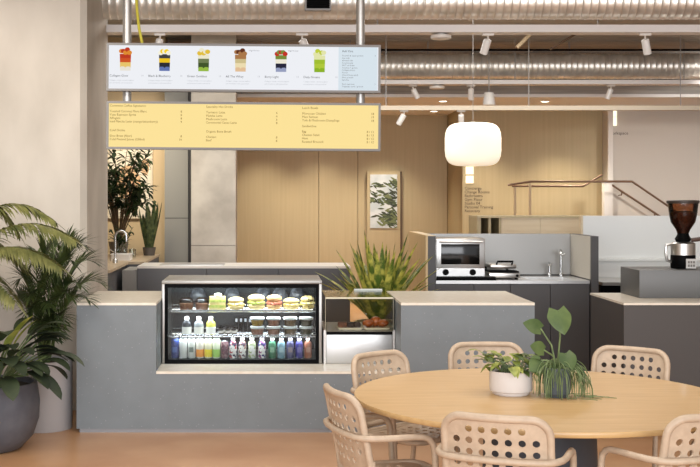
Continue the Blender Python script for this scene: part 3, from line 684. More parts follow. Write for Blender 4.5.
# ------------------------------------------------------------------ back counter, nook
bc = thing('back_counter', 'long dark grey back counter with a white top', 'counter', (-.25, 11, 0))
for a, b in ((-1.255, -.60), (-.596, .08), (.084, .757)): B('front_panel', MIDG, a, b, 11.0, 11.6, .06, .975, bc)
B('plinth', BLACK, -1.24, .74, 11.04, 11.58, 0, .06, bc)
B('worktop', WHITE_TOP, -1.258, .762, 10.99, 11.61, .975, .995, bc)
B('end_box', M('end_box_grey', (150, 148, 142), .5), -1.40, -1.262, 11.02, 11.6, 0, .955, bc)
sv = thing('serving_mat', 'flat pale metal panel set on the white back counter top', 'panel', (-.75, 11.3, .995))
box_r(m := MB(), (-.75, 11.3), .62, .34, .9955, 1.0, 0, .02); m.build('plate', STEELH, sv)
nb = thing('side_bench', 'beige-topped bench along the wall behind the concrete wall end', 'bench', (-1.8, 11.5, 0))
B('worktop', M('beige_top', (190, 168, 138), .4, col2=(206, 186, 156), ns=14), -2.6, -1.42, 10.3, 13.3, .975, 1.0, nb)
B('worktop', bpy.data.materials['beige_top'], -1.4195, -1.26, 11.66, 13.3, .975, 1.0, nb)
B('cabinet', MIDG, -1.4495, -1.27, 11.67, 13.3, 0, .974, nb)
B('cabinet', MIDG, -2.6, -1.45, 10.35, 13.3, 0, .975, nb)
tp = thing('gooseneck_tap', 'chrome gooseneck tap on the side bench beneath the leafy tree', 'tap', px(115, 262, 11.5))
p = Vector((-1.53, 11.5, 1.0)); tp.location = p
pts = [p, p+Vector((0, 0, .26))]+[p+Vector((.055-.055*cos(a), 0, .26+.055*sin(a))) for a in [pi*i/10 for i in range(1, 11)]]+[p+Vector((.11, 0, .21))]
MB().tube(pts, .011, 10).build('spout', WIRE, tp); MB().lathe([(.026, 0), (.026, .03), (.015, .04)], p, 16).build('base', WIRE, tp); MB().tube([p+Vector((0, 0, .1)), p+Vector((-.05, -.02, .13))], .006, 8).build('lever', WIRE, tp)
wx = thing('white_box', 'low white box on the side bench in front of small leafy stems', 'box', (-1.53, 12.0, 1.0))
box_r(m := MB(), (-1.53, 12.0), .2, .2, 1.0, 1.055, 0, .01); m.build('body', WHITE, wx); box_r(m := MB(), (-1.53, 12.0), .21, .21, 1.056, 1.066, 0, .01); m.build('lid', WHITEG, wx)
for k, (x, Y) in enumerate(((-1.56, 12.5), (-1.47, 12.48), (-1.50, 12.6))):
    o = MB().lathe([(.026, 0), (.032, .09), (.03, .09), (.024, .004)], (0, 0, 0), 18).build('glass_tumbler', GLASS); o.location = (x, Y, 1.0)
    tag(o, ('clear tumbler behind the white box, nearest the concrete wall', 'clear tumbler behind the white box, nearest the snake plant', 'clear tumbler standing behind two others by the white box')[k], 'tumbler', 'tumblers on the side bench')
# framed artwork
ar = thing('framed_picture', 'pale framed abstract picture with an orange shape on the nook wall', 'picture', (-1.61, 13.6, 1.4))
B('frame', M('frame_cream', (226, 212, 184), .5), -1.90, -1.372, 13.585, 13.618, 1.40, 2.22, ar)
B('canvas', M('canvas_warm', (232, 222, 200), .7), -1.875, -1.397, 13.58, 13.5849, 1.425, 2.195, ar)
m = MB(); m.add([(-1.66+.15*cos(2*pi*i/20)*(1+.2*sin(3*i)), 13.579, 1.82+.2*sin(2*pi*i/20)) for i in range(20)], [tuple(range(20))])
m.add([(-1.46+.05*cos(2*pi*i/16), 13.5785, 2.0+.1*sin(2*pi*i/16)) for i in range(16)], [tuple(range(16))]); m.build('painted_shape', M('peach_paint', (216, 178, 136), .7), ar, smooth=False)
# leafy tree in nook
ft = thing('leafy_tree', 'dark-leaved indoor tree on the side bench in front of the picture', 'plant', (-1.66, 12.75, 1.0))
MB().lathe([(.085, 0), (.11, .16), (.1, .16), (.09, .14)], (-1.66, 12.75, 1.0), 24).build('pot', M('nook_pot', (120, 112, 100), .6), ft)
MB().lathe([(.001, .142), (.096, .143)], (-1.66, 12.75, 1.0), 20, cap=False).build('soil', SOIL, ft)
st = MB(); lf = MB(); rnd = random.Random(3)
for b in range(30):
    tip = Vector((rnd.uniform(-1.9, -1.26), 12.55+rnd.uniform(-.35, .3), rnd.uniform(1.5, 2.35))); base = Vector((-1.66, 12.75, 1.14))
    if tip.x > -1.35 and tip.z < 1.6: tip.z = 1.75
    mid = base.lerp(tip, .55)+Vector((0, 0, .15)); pts = [base.lerp(mid, i/4) for i in range(4)]+[mid.lerp(tip, i/4) for i in range(5)]
    st.tube(pts, [.008*(1-.09*i) for i in range(len(pts))], 5)
    for i in range(24):
        q = mid.lerp(tip, rnd.uniform(-.35, 1.08)); d = Vector((rnd.uniform(-1, 1), rnd.uniform(-1, .6), rnd.uniform(-.5, .6)))
        lf.blade(q+d*.02, d, rnd.uniform(.09, .16), rnd.uniform(.032, .05), .5, 4)
st.build('branch', STEMB, ft); lf.build('foliage', LEAF_D, ft)
sp = thing('snake_plant', 'upright snake plant in a pot at the end of the side bench', 'plant', px(152, 256, 12.6))
p = Vector((-1.345, 12.95, 1.0)); sp.location = p
MB().lathe([(.06, 0), (.075, .09), (.07, .09), (.062, .075)], p, 20).build('pot', M('snake_pot', (92, 86, 78), .6), sp)
m = MB()
for i in range(12):
    a = i*2.4; m.blade(p+Vector((.025*cos(a), .025*sin(a), .05)), (.22*cos(a), .22*sin(a), 1), rnd.uniform(.38, .62), .062, -.05, 7, lambda t: (.7+.5*t if t < .5 else .95*(1-((t-.5)/.5)**2.5)), .3, up=(cos(a), sin(a), .3))
m.build('foliage', leafmat('snake_leaf', (46, 64, 40), (104, 116, 70), ns=22), sp)
cs = thing('cut_stems', 'small leafy stems in a clear vase behind the white box', 'plant', (-1.60, 12.25, 1.0))
MB().lathe([(.035, 0), (.04, .12), (.037, .12), (.032, .005)], (-1.60, 12.25, 1.0), 18).build('vase', GLASS, cs)
m = MB(); p = Vector((-1.60, 12.25, 1.02))
for i in range(7):
    tip = p+Vector((rnd.uniform(-.1, .2), rnd.uniform(-.1, .1), rnd.uniform(.18, .32)))
    m.tube([p, p.lerp(tip, .5)+Vector((0, 0, .04)), tip], .003, 5)
    for k in range(9): m.blade(p.lerp(tip, rnd.uniform(.45, 1)), (rnd.uniform(-1, 1), rnd.uniform(-1, 1), rnd.uniform(-.1, .8)), .085, .028, .4, 4)
m.build('foliage', LEAF_D, cs)

# ------------------------------------------------------------------ mirror panel on the back wall, leaf reflection painted on
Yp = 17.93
dp = thing('reflection_panel', 'tall wall panel with a painted upright reflection of pale leaves and sky', 'panel', ((386-CX)*Yp/F, Yp, 0))
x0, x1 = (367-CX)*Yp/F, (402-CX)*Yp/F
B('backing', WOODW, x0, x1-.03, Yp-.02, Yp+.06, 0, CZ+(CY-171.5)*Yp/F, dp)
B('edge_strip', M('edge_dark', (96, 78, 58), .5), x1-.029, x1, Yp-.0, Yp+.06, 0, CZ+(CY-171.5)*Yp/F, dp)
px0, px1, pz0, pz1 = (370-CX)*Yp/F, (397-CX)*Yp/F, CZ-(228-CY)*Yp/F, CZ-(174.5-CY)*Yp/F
refl_face = B('picture', M('reflected_sky', (226, 232, 236), .3, col2=(190, 202, 208), ns=5), px0, px1, Yp-.032, Yp-.021, pz0, pz1, dp)  # mirror face: its reflection of sky and leaves is painted on
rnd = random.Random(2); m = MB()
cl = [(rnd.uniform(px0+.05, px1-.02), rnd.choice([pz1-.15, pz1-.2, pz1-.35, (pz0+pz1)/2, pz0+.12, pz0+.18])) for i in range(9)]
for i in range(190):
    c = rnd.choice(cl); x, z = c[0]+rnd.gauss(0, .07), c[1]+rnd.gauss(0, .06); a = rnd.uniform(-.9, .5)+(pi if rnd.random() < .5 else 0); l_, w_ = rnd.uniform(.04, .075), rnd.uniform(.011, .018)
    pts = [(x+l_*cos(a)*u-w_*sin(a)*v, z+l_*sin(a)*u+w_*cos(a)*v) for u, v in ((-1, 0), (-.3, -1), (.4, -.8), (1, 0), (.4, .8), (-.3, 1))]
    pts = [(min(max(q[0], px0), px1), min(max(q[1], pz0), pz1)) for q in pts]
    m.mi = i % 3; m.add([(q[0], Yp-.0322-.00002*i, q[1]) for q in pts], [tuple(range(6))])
m.build('painted_leaf_reflection', [M('reflected_leaf_dark', (52, 60, 34), .4), M('reflected_leaf_mid', (112, 124, 76), .4), M('reflected_leaf_deep', (74, 88, 50), .4)], refl_face, smooth=False)

# spiky plant behind pastry case
sk = thing('spiky_plant', 'yellow-edged sword-leaved plant in a pot behind the pastry case', 'plant', (.925, 9.85, 0))
p = Vector((.925, 9.85, 0))
MB().lathe([(.17, 0), (.2, .04), (.21, .6), (.19, .6), (.185, .56)], p, 28).build('pot', M('beige_pot', (214, 188, 140), .6), sk)
MB().lathe([(.001, .565), (.186, .566)], p, 24, cap=False).build('soil', SOIL, sk)
m = MB(); rnd = random.Random(11)
for i in range(50):
    a = i*2.399; q = i/50; lean = .1+.9*q
    d = Vector((cos(a)*lean, sin(a)*lean*.9, 1))
    m.blade(p+Vector((.06*cos(a), .06*sin(a), .58)), d, rnd.uniform(.6, .82)-.1*q, rnd.uniform(.06, .085), .2+.5*q, 8, lambda t: (.55+.9*t if t < .4 else .91*(1-((t-.4)/.6)**2)), .35, up=(0, 0, 1))
m.build('foliage', LEAF_Y, sk)

# ------------------------------------------------------------------ kitchen
kx0, kx1, ky0, ky1 = 1.44, 2.775, 10.1, 10.75
ks = thing('kitchen_screen', 'stainless-lined kitchen screen with an oak-clad side', 'partition', (2.1, ky1, 0))
B('splashback', M('splash_steel', (158, 157, 154), .42, .8), kx0, kx1, ky1, ky1+.03, .935, 1.31, ks)
B('back_board', DARKG, kx0, kx1, ky1+.031, ky1+.06, 0, 1.31, ks)
B('side_panel', DARKG, 1.372, kx0-.001, ky0, 11.3, 0, 1.31, ks)
B('oak_cladding', WOODK, 1.352, 1.3715, ky0+.001, 11.3, 0, 1.315, ks)
B('top_edge', PLY, 1.37, kx0, ky0+.003, 11.3, 1.3105, 1.315, ks)
B('side_panel', DARKG, kx1+.008, kx1+.07, ky0-.03, ky1+.06, 0, 1.31, ks)
B('inner_lining', M('lining_pale', (196, 190, 176), .4), kx1+.001, kx1+.0075, ky0, ky1, .935, 1.308, ks)
edges = [(436, 473.6), (474.2, 510), (510.6, 550), (550.6, 590)]
kk = ky0/F
for i, (a, b) in enumerate(edges):
    xa, xb = max(kx0+.002, (a-CX)*kk), min(kx1-.002, (b-CX)*kk)
    t = thing('base_cabinet', ('dark grey kitchen cabinet under the microwave', 'dark grey kitchen cabinet under the sandwich press', 'dark grey kitchen cabinet under the small tap', 'dark grey kitchen cabinet beside the screen end')[i], 'cabinet', ((xa+xb)/2, ky0, 0), 'kitchen base cabinets')
    B('carcass', BLACK, xa, xb, ky0+.02, ky1-.01, .08, .895, t); B('door', DARKG, xa, xb, ky0, ky0+.018, .08, .893, t); B('kickboard', BLACK, xa, xb, ky0+.06, ky0+.08, 0, .079, t)
kb = thing('kitchen_worktop', 'stainless kitchen worktop with a small sink', 'worktop', (2.1, ky0, .9))
sx0, sx1, sy0, sy1 = 2.28, 2.66, 10.22, 10.56
m = MB(); m.box(kx0+.001, sx0, ky0-.01, ky1-.001, .897, .925); m.box(sx1, kx1-.001, ky0-.01, ky1-.001, .897, .925); m.box(sx0, sx1, ky0-.01, sy0, .897, .925); m.box(sx0, sx1, sy1, ky1-.001, .897, .925); m.build('top', STEELH, kb, smooth=False)
m = MB(); m.box(sx0+.002, sx1-.002, sy0+.002, sy1-.002, .8965, .9); m.build('sink', STEEL, kb, smooth=False)
B('black_base', BLACK, kx0+.01, (496-CX)*ky0/F, ky0-.004, ky0+.04, .926, .955, kb)
# microwave oven
Ym = 10.16; mx0, mx1 = 1.447, (485-CX)*Ym/F; mz0 = .957; mz1 = CZ-(238.5-CY)*Ym/F
mo = thing('oven', 'stainless countertop oven with a dark window and two knobs', 'oven', ((mx0+mx1)/2, Ym, mz0))
B('body', STEEL, mx0, mx1, Ym+.001, 10.6, mz0-.03, mz1, mo, .004)
B('door_frame', STEELH, mx0+.006, mx1-.006, Ym-.012, Ym, mz0+.075, mz1-.012, mo, .003)
B('window', BLACKS, mx0+.045, mx1-.05, Ym-.016, Ym-.0125, mz0+.105, mz1-.048, mo, .001)
m = MB().tube([(mx0+.03, Ym-.04, mz1-.028), (mx1-.03, Ym-.04, mz1-.028)], .009, 10); m.box(mx0+.03, mx0+.045, Ym-.04, Ym-.012, mz1-.034, mz1-.022); m.box(mx1-.045, mx1-.03, Ym-.04, Ym-.012, mz1-.034, mz1-.022); m.build('handle', STEEL, mo)
B('control_panel', STEELH, mx0+.006, mx1-.006, Ym-.01, Ym, mz0+.002, mz0+.07, mo)
for x in (445.5, 472.5): MB().lathe([(.024, -.028), (.024, -.004), (.028, 0)], ((x-CX)*Ym/F, Ym-.0105, mz0+.036), 20, 'y').build('knob', BLACK, mo)
# contact grill
Yg = 10.3; g0, g1 = (487-CX)*Yg/F, (518-CX)*Yg/F
cg = thing('sandwich_press', 'stainless sandwich press with a raised lid beside the oven', 'sandwich press', ((g0+g1)/2, Yg, .925))
B('base', STEEL, g0, g1, Yg-.1, Yg+.22, .94, .985, cg, .008)
m = MB()
for fx_ in (g0+.03, g1-.03):
    for fy_ in (Yg-.07, Yg+.19): m.lathe([(.015, 0), (.015, .0145)], (fx_, fy_, .9255), 10)
m.build('foot', BLACK, cg)
B('lower_plate', BLACK, g0+.01, g1-.01, Yg-.09, Yg+.15, .986, .998, cg)
B('lid', STEEL, g0+.012, g1-.03, Yg-.09, Yg+.2, 1.02, 1.058, cg, .014)
for hx in (g0+.02, g1-.06): MB().tube([(hx, Yg+.18, .985), (hx, Yg+.18, 1.03)], .012, 8).build('hinge', BLACK, cg)
MB().tube([(g0+.07, Yg-.08, 1.06), (g0+.07, Yg-.12, 1.085), (g1-.07, Yg-.12, 1.085), (g1-.07, Yg-.08, 1.06)], .009, 10).build('handle', BLACK, cg)
MB().lathe([(.012, -.012), (.012, 0)], (g1-.03, Yg-.1005, .96), 12, 'y').build('dial', BLACK, cg)
for x, h_, lb in ((549.5, .12, 'short chrome tap beside the taller kitchen tap'), (561, .23, 'tall chrome kitchen tap with a curved spout')):
    p = Vector(((x-CX)*10.62/F, 10.62, .9255)); t = thing('kitchen_tap', lb, 'tap', p)
    MB().lathe([(.022, 0), (.022, .02), (.013, .03), (.013, h_*.8)], p, 14).build('body', WIRE, t)
    top = p+Vector((0, 0, h_*.8)); MB().tube([top, top+Vector((0, -.005, h_*.2)), top+Vector((-.02, -.06, h_*.24)), top+Vector((-.03, -.11, h_*.1))], .011, 8).build('spout', WIRE, t)
    MB().tube([top, top+Vector((.035, 0, .02))], .006, 8).build('lever', WIRE, t)
# joinery behind kitchen with niches
jn = thing('niche_cabinet', 'pale timber cabinet with two open niches behind the kitchen', 'cabinet', (3.0, 12, 0))
Yj = 12.0; zt = 1.455; f_ = lambda x: (x-CX)*Yj/F
B('top', WOODW, f_(477), f_(601), Yj-.01, Yj+.5, zt-.02, zt, jn)
m = MB(); zb = .8
for a, b in ((477, 481), (488.5, 491), (499, 501)): m.box(f_(a), f_(b), Yj, Yj+.48, zb, zt-.021)
m.box(f_(477), f_(501), Yj+.47, Yj+.49, zb, zt-.021); m.box(f_(481.05), f_(498.95), Yj, Yj+.47, zb, zb+.4)
m.build('niche', WOODB, jn, smooth=False)
B('door', PLY, f_(501.3), f_(540), Yj, Yj+.48, zb, zt-.021, jn); B('door', PLY, f_(540.3), f_(584), Yj, Yj+.48, zb, zt-.021, jn)
B('base', DARKG, f_(477), f_(584), Yj+.02, Yj+.48, 0, zb-.001, jn)
# stainless back bar
sb = thing('steel_back_bar', 'tall stainless back bar with a shallow ledge behind the coffee grinder', 'back bar', (3.6, 11, 0))
Yk = 11.0; g_ = lambda x: (x-CX)*Yk/F
zt = CZ-(216-CY)*Yk/F; zl = CZ-(259-CY)*Yk/F; zb = CZ-(278-CY)*Yk/F
SATIN = M('satin_steel', (226, 228, 226), .4, .3)
B('upper_panel', SATIN, g_(586), 5.2, Yk+.12, Yk+.16, zl, zt, sb)
B('end_cap', PLY, g_(584), g_(586)-.001, Yk+.1, Yk+.16, zb, zt, sb)
B('ledge', SATIN, g_(586), 5.2, Yk-.0, Yk+.119, zl-.02, zl, sb)
B('lower_panel', SATIN, g_(586), 5.2, Yk+.06, Yk+.1, zb, zl-.021, sb)
B('bench_top', STEEL, g_(586), 5.2, Yk-.55, Yk+.1, zb-.03, zb-.001, sb)
B('bench_front', BLACK, g_(586), 5.2, Yk-.5, Yk+.1, 0, zb-.031, sb)
# right counter
rc = thing('coffee_counter', 'dark grey-brown coffee counter with a cream worktop', 'counter', (3.6, 8.1, 0))
B('body', BROWNG, 2.474, 5.2, 8.13, 8.97, .06, .895, rc); B('plinth', BLACK, 2.5, 5.2, 8.16, 8.95, 0, .06, rc); B('worktop', CREAM, 2.47, 5.2, 8.12, 8.98, .895, .91, rc)
rs = thing('machine_riser', 'brushed stainless riser box on the coffee counter', 'riser', (3.6, 8.5, .91))
B('casing', M('riser_grey_metal', (104, 104, 103), .5, .5), 2.70, 5.1, 8.5, 8.96, .911, 1.115, rs, .003)
# coffee grinder
gp = Vector(((683-CX)*8.72/F, 8.72, 1.116)); gr = thing('coffee_grinder', 'tall coffee grinder with a hopper of dark beans', 'coffee grinder', gp)
MB().lathe([(.085, 0), (.09, .006), (.09, .09), (.088, .1)], gp, 32).build('lower_body', BLACK, gr)
MB().lathe([(.089, .101), (.089, .185), (.075, .195), (.05, .2)], gp, 32).build('upper_body', STEEL, gr)
MB().lathe([(.05, .2), (.06, .22), (.045, .245), (.04, .262)], gp, 24).build('collar', BLACK, gr)
MB().lathe([(.042, .262), (.052, .29), (.088, .345), (.1, .40), (.108, .47), (.108, .485)], gp, 32).build('hopper', pane('smoky_hopper', (190, 150, 120), 1.), gr)
MB().lathe([(.036, .264), (.048, .292), (.083, .347), (.095, .4), (.098, .42), (.05, .43)], gp, 32).build('beans', M('coffee_beans', (58, 32, 20), .4, col2=(112, 66, 40), ns=70, bump=.5), gr)
MB().lathe([(.116, .485), (.118, .49), (.118, .505), (.11, .51)], gp, 32).build('hopper_lid', M('lid_brown', (52, 42, 36), .4), gr)
bd = MB().box(gp.x-.01, gp.x+.062, gp.y-.096, gp.y-.086, gp.z+.004, gp.z+.075).build('badge', M('badge_silver', (196, 194, 190), .4), gr, smooth=False)
m = MB()
for i in range(3):
    for j in range(2): m.box(gp.x+.002+i*.019, gp.x+.016+i*.019, gp.y-.0975, gp.y-.0962, gp.z+.016+j*.025, gp.z+.034+j*.025)
m.build('badge_mark', M('badge_dark', (110, 106, 100), .5), bd, rel=False, smooth=False)
bd.children[0].location = -parent_world(gr)
m = MB().tube([gp+Vector((-.085, 0, .18)), gp+Vector((-.125, 0, .175)), gp+Vector((-.13, 0, .12)), gp+Vector((-.12, 0, .06)), gp+Vector((-.088, 0, .05))], .012, 8); m.build('side_handle', STEEL, gr)
MB().tube([gp+Vector((.06, 0, .21)), gp+Vector((.16, -.02, .225)), gp+Vector((.26, -.03, .225))], .016, 8).build('dosing_arm', M('arm_brown', (84, 62, 52), .4), gr)

# ------------------------------------------------------------------ stair handrails and wall signs
def rail(pts, label, posts=(), Y=16.2):
    P = [px(x, y, yy) for x, y, yy in pts]; t = thing('handrail', label, 'handrail', P[0])
    MB().tube(P, .015, 10).build('rail', BRONZE, t)
    for x, y, yy in posts:
        q = px(x, y, yy); MB().box(q.x-.015, q.x+.015, q.y-.015, q.y+.015, .001, q.z-.012).build('post', M('post_cream', (206, 186, 152), .5), t, smooth=False)
    return t
rail([(508, 185, 15.4), (531, 181.5, 15.4), (632, 181.5, 15.6), (668, 206, 15.8), (700, 229, 15.9)], 'long bronze handrail on cream posts that slopes down to the grinder', [(530, 182, 15.4)])
rail([(512, 186, 15.75), (583, 186.3, 15.75), (602, 175, 15.75)], 'short bronze handrail rising towards the white wall edge', [(515, 186, 15.75)])
wr = rail([(612, 185, 16.2), (658, 215, 16.2), (690, 236, 16.2)], 'bronze wall rail on brackets sloping down the stair wall')
for x, y in ((622, 191.5), (655, 213)):
    q = px(x, y, 16.2); MB().tube([q, q+Vector((0, .03, -.05)), q+Vector((0, .149, -.05))], .009, 8).build('bracket', BRONZE, wr)
q = px(607, 183, 15.95); nw = thing('newel_post', 'white square newel post beneath the handrails', 'post', (q.x, 15.95, 0)); B('shaft', WHITE, q.x-.055, q.x+.055, 15.90, 16.01, 0, q.z, nw, .004); B('cap', WHITEG, q.x-.06, q.x+.06, 15.895, 16.015, q.z+.001, q.z+.012, nw)
GLOW = emit('sign_glow', (255, 240, 208), 1.6); TXT = M('sign_lettering', (62, 48, 36), .6)
def wallsign(x, ys, Y, lines, label, size, tx, ty0, dy, sz):
    t = thing('wall_sign', label, 'sign', px(x, ys[0], Y))
    for yy in ys:
        c = px(x, yy, Y); B('light_box', GLOW, c.x-sz, c.x+sz, Y-.02, Y-.001, c.z-sz, c.z+sz, t)
    o = text_mesh('lettering', [(s, px(tx, 0, Y).x, px(0, ty0+dy*i, Y).z, size, 'LEFT') for i, s in enumerate(lines)], TXT, t, Y-.004)
    o.location = -Vector(t.location)
wallsign(469.5, (170.5, 179.5), 16.6, ['Concierge', 'Change Rooms', 'Bathrooms', 'Gym Floor', 'Studio 04', 'Personal Training', 'Recovery'], 'directory sign with glowing squares and seven lines of lettering on the veneer wall', .058, 464.5, 189.6, 3.75, .055)
wallsign(612, (112.5, 121.5), 16.35, ['Workspace'], 'sign with glowing squares and one line of lettering on the stair wall', .062, 607.5, 134.6, 4, .06)

# ------------------------------------------------------------------ floor planters at the left
bp = Vector((-1.83, 7.62, 0)); t = thing('bowl_planter_plant', 'broad-leaved plant in a big dark round planter', 'potted plant', bp)
MB().lathe([(.17, 0), (.2, .01), (.275, .09), (.312, .2), (.318, .32), (.30, .44), (.28, .44), (.285, .4)], bp, 44).build('planter', M('charcoal_planter', (82, 84, 92), .6, col2=(92, 94, 101), ns=12), t)
MB().lathe([(.001, .405), (.27, .406)], bp, 32, cap=False).build('soil', SOIL, t)
m = MB(); m2 = MB(); st = MB(); rnd = random.Random(5)
OV = lambda t_: sin(pi*min(1, .04+t_*.96))**.65
for i in range(46):
    a = rnd.uniform(0, 2*pi) if i < 22 else rnd.uniform(-1.5, .5); el = rnd.uniform(.1, 1.3); ln = rnd.uniform(.16, .36)
    b = bp+Vector((.06*cos(a), .06*sin(a), .40)); d = Vector((cos(a), sin(a)*.9, el)).normalized(); e_ = b+d*ln+Vector((0, 0, .07))
    st.tube([b, b.lerp(e_, .5)+Vector((0, 0, .03)), e_], .005, 5)
    m.blade(e_, d+Vector((0, 0, -.15)), rnd.uniform(.22, .31), rnd.uniform(.1, .14), 1.3, 8, OV, .18)
for a, z, ln in ((-.6, .66, .24), (-.1, .72, .25), (.35, .66, .26)):
    b = bp+Vector((.16*cos(a), .16*sin(a)-.1, z)); m2.blade(b, (cos(a)*.55, sin(a)*.4-.2, .9), ln, .07, .7, 8, OV, .2)
    st.tube([bp+Vector((0, 0, .4)), b], .005, 5)
m.build('foliage', LEAF_B, t); m2.build('lit_leaf', LEAF_L, t); st.build('stem', STEMG, t)  # m2 leaves: yellow light falling on them is put into their paler colour
def frond(m, s, p, d, length, droop, n, ll, lw, ldroop, rng, spread=1., fwd=.75):
    p = Vector(p); d = Vector(d).normalized(); N = n; stp = length/N; pts = [p.copy()]
    for i in range(N):
        p = p+d*stp; d = (d+Vector((0, 0, -1))*droop/N).normalized(); pts.append(p.copy()); tt = i/N
        if tt > .18:
            side = d.cross(Vector((0, 0, 1))).normalized(); l_ = ll*(sin(pi*(.12+.83*tt))**.6)
            for sg in (-1, 1):
                m.blade(p, d*fwd+side*sg*spread+Vector((0, 0, .25+rng.uniform(-.08, .08))), l_*rng.uniform(.88, 1.08), lw, ldroop, 5, lambda q: (.5+1.2*q if q < .4 else .98*(1-((q-.4)/.6)**1.6)), .3)
    m.blade(p, d, ll*.6, lw, .2, 4)
    s.tube(pts, [.006*(1-.75*i/len(pts)) for i in range(len(pts))], 5)
pp = Vector((-2.4, 7.9, 0)); t = thing('feather_palm', 'arching feather palm whose fronds rise above the dark planter', 'potted plant', pp)
MB().lathe([(.16, 0), (.2, .4), (.185, .4), (.18, .37)], pp, 32).build('planter', M('palm_pot', (96, 92, 88), .6), t)
MB().lathe([(.001, .372), (.182, .373)], pp, 24, cap=False).build('soil', SOIL, t)
m = MB(); s = MB(); rnd = random.Random(9)
def frondb(m, s, a, c, b, n, ll, lw, ldroop, rng, spread=1., fwd=.7, start=.25, lift=.1):
    a, c, b = Vector(a), Vector(c), Vector(b); pts = [a*(1-u)**2+c*2*u*(1-u)+b*u*u for u in [i/n for i in range(n+1)]]
    for i in range(1, n+1):
        tt = i/n; d = (pts[i]-pts[i-1]).normalized()
        if tt < start: continue
        side = d.cross(Vector((0, 0, 1))); side = side.normalized() if side.length > .05 else Vector((0, 1, 0)); v = (tt-start)/(1-start); l_ = ll*(sin(pi*(.2+.72*v))**.6)
        for sg in (-1, 1):
            m.blade(pts[i], d*fwd+side*sg*spread+Vector((0, 0, lift+rng.uniform(-.12, .12))), l_*rng.uniform(.85, 1.1), lw, ldroop, 5, lambda q: (.5+1.2*q if q < .4 else .98*(1-((q-.4)/.6)**1.6)), .3)
    m.blade(pts[-1], pts[-1]-pts[-2], ll*.6, lw, .2, 4); s.tube(pts, [.006*(1-.75*i/len(pts)) for i in range(len(pts))], 5)
b0 = pp+Vector((0, 0, .37))
for c, b in (((-2.0, 7.85, 1.8), (-1.31, 7.72, 1.37)), ((-2.05, 7.7, 1.66), (-1.36, 7.5, 1.2)), ((-2.1, 7.9, 1.95), (-1.5, 7.95, 1.5)), ((-2.2, 7.6, 1.6), (-1.62, 7.35, 1.0)), ((-2.3, 8.0, 2.3), (-1.78, 8.15, 1.42)), ((-2.5, 7.9, 2.1), (-2.9, 7.8, 1.4)), ((-2.3, 8.1, 1.8), (-1.75, 8.3, 1.15)), ((-2.6, 7.6, 1.7), (-2.8, 7.3, 1.0))):
    frondb(m, s, b0, c, b, 62, .27, .024, 1.2, rnd, .85, .7, .3, .0)
m.build('foliage', LEAF_P, t); s.build('stem', STEMG, t)
cp = Vector((-1.625, 8.32, 0)); t = thing('parlour_palm', 'fine-leaved palm in a tall pale grey cylinder planter beside the counter', 'potted plant', cp)
MB().lathe([(.205, 0), (.21, .006), (.21, .49), (.195, .49), (.19, .45)], cp, 44).build('planter', M('pale_grey_planter', (176, 174, 175), .5), t)
MB().lathe([(.001, .455), (.19, .456)], cp, 28, cap=False).build('soil', SOIL, t)
m = MB(); s = MB(); rnd = random.Random(21)
for x, y, Y in ((93, 262, 8.45), (100, 283, 8.3), (84, 246, 8.55), (74, 243, 8.4), (60, 246, 8.6), (46, 252, 8.3), (32, 262, 8.5), (20, 280, 8.35), (72, 262, 8.2), (55, 270, 8.15), (38, 285, 8.1), (60, 328, 7.98), (40, 326, 7.95), (62, 320, 8.0), (52, 338, 7.93), (58, 334, 7.96), (30, 296, 8.0), (80, 285, 8.0), (12, 300, 8.5), (88, 300, 8.05), (70, 296, 8.0), (48, 305, 8.0), (28, 312, 8.05), (64, 258, 8.75), (40, 256, 8.75)):
    b = px(x, y, Y); a = cp+Vector((.1*(b.x-cp.x), .1*(b.y-cp.y), .45)); c = a.lerp(b, .45); c.z = max(b.z+.12, .45+.55*(b.z-.3))
    frondb(m, s, a, c, b, 24, .21, .016, .5, rnd, .55, 1., .3, .1)
m.build('foliage', leafmat('fine_palm_leaf', (36, 52, 28), (90, 104, 54), ramp=(.3, .75)), t); s.build('stem', STEMG, t)

# ------------------------------------------------------------------ round table
TC = Vector((1.238, 5.34, 0)); RT = .85
tb = thing('round_table', 'large round oak dining table on a slate pedestal', 'table', TC)
MB().lathe([(RT-.02, .712), (RT-.003, .718), (RT, .724), (RT, .735), (RT-.003, .74)], TC, 128).build('tabletop', TABLEW, tb)
MB().lathe([(.30, 0), (.30, .02), (.27, .03), (.25, .69), (.28, .711)], TC, 48).build('pedestal', SLATE, tb)

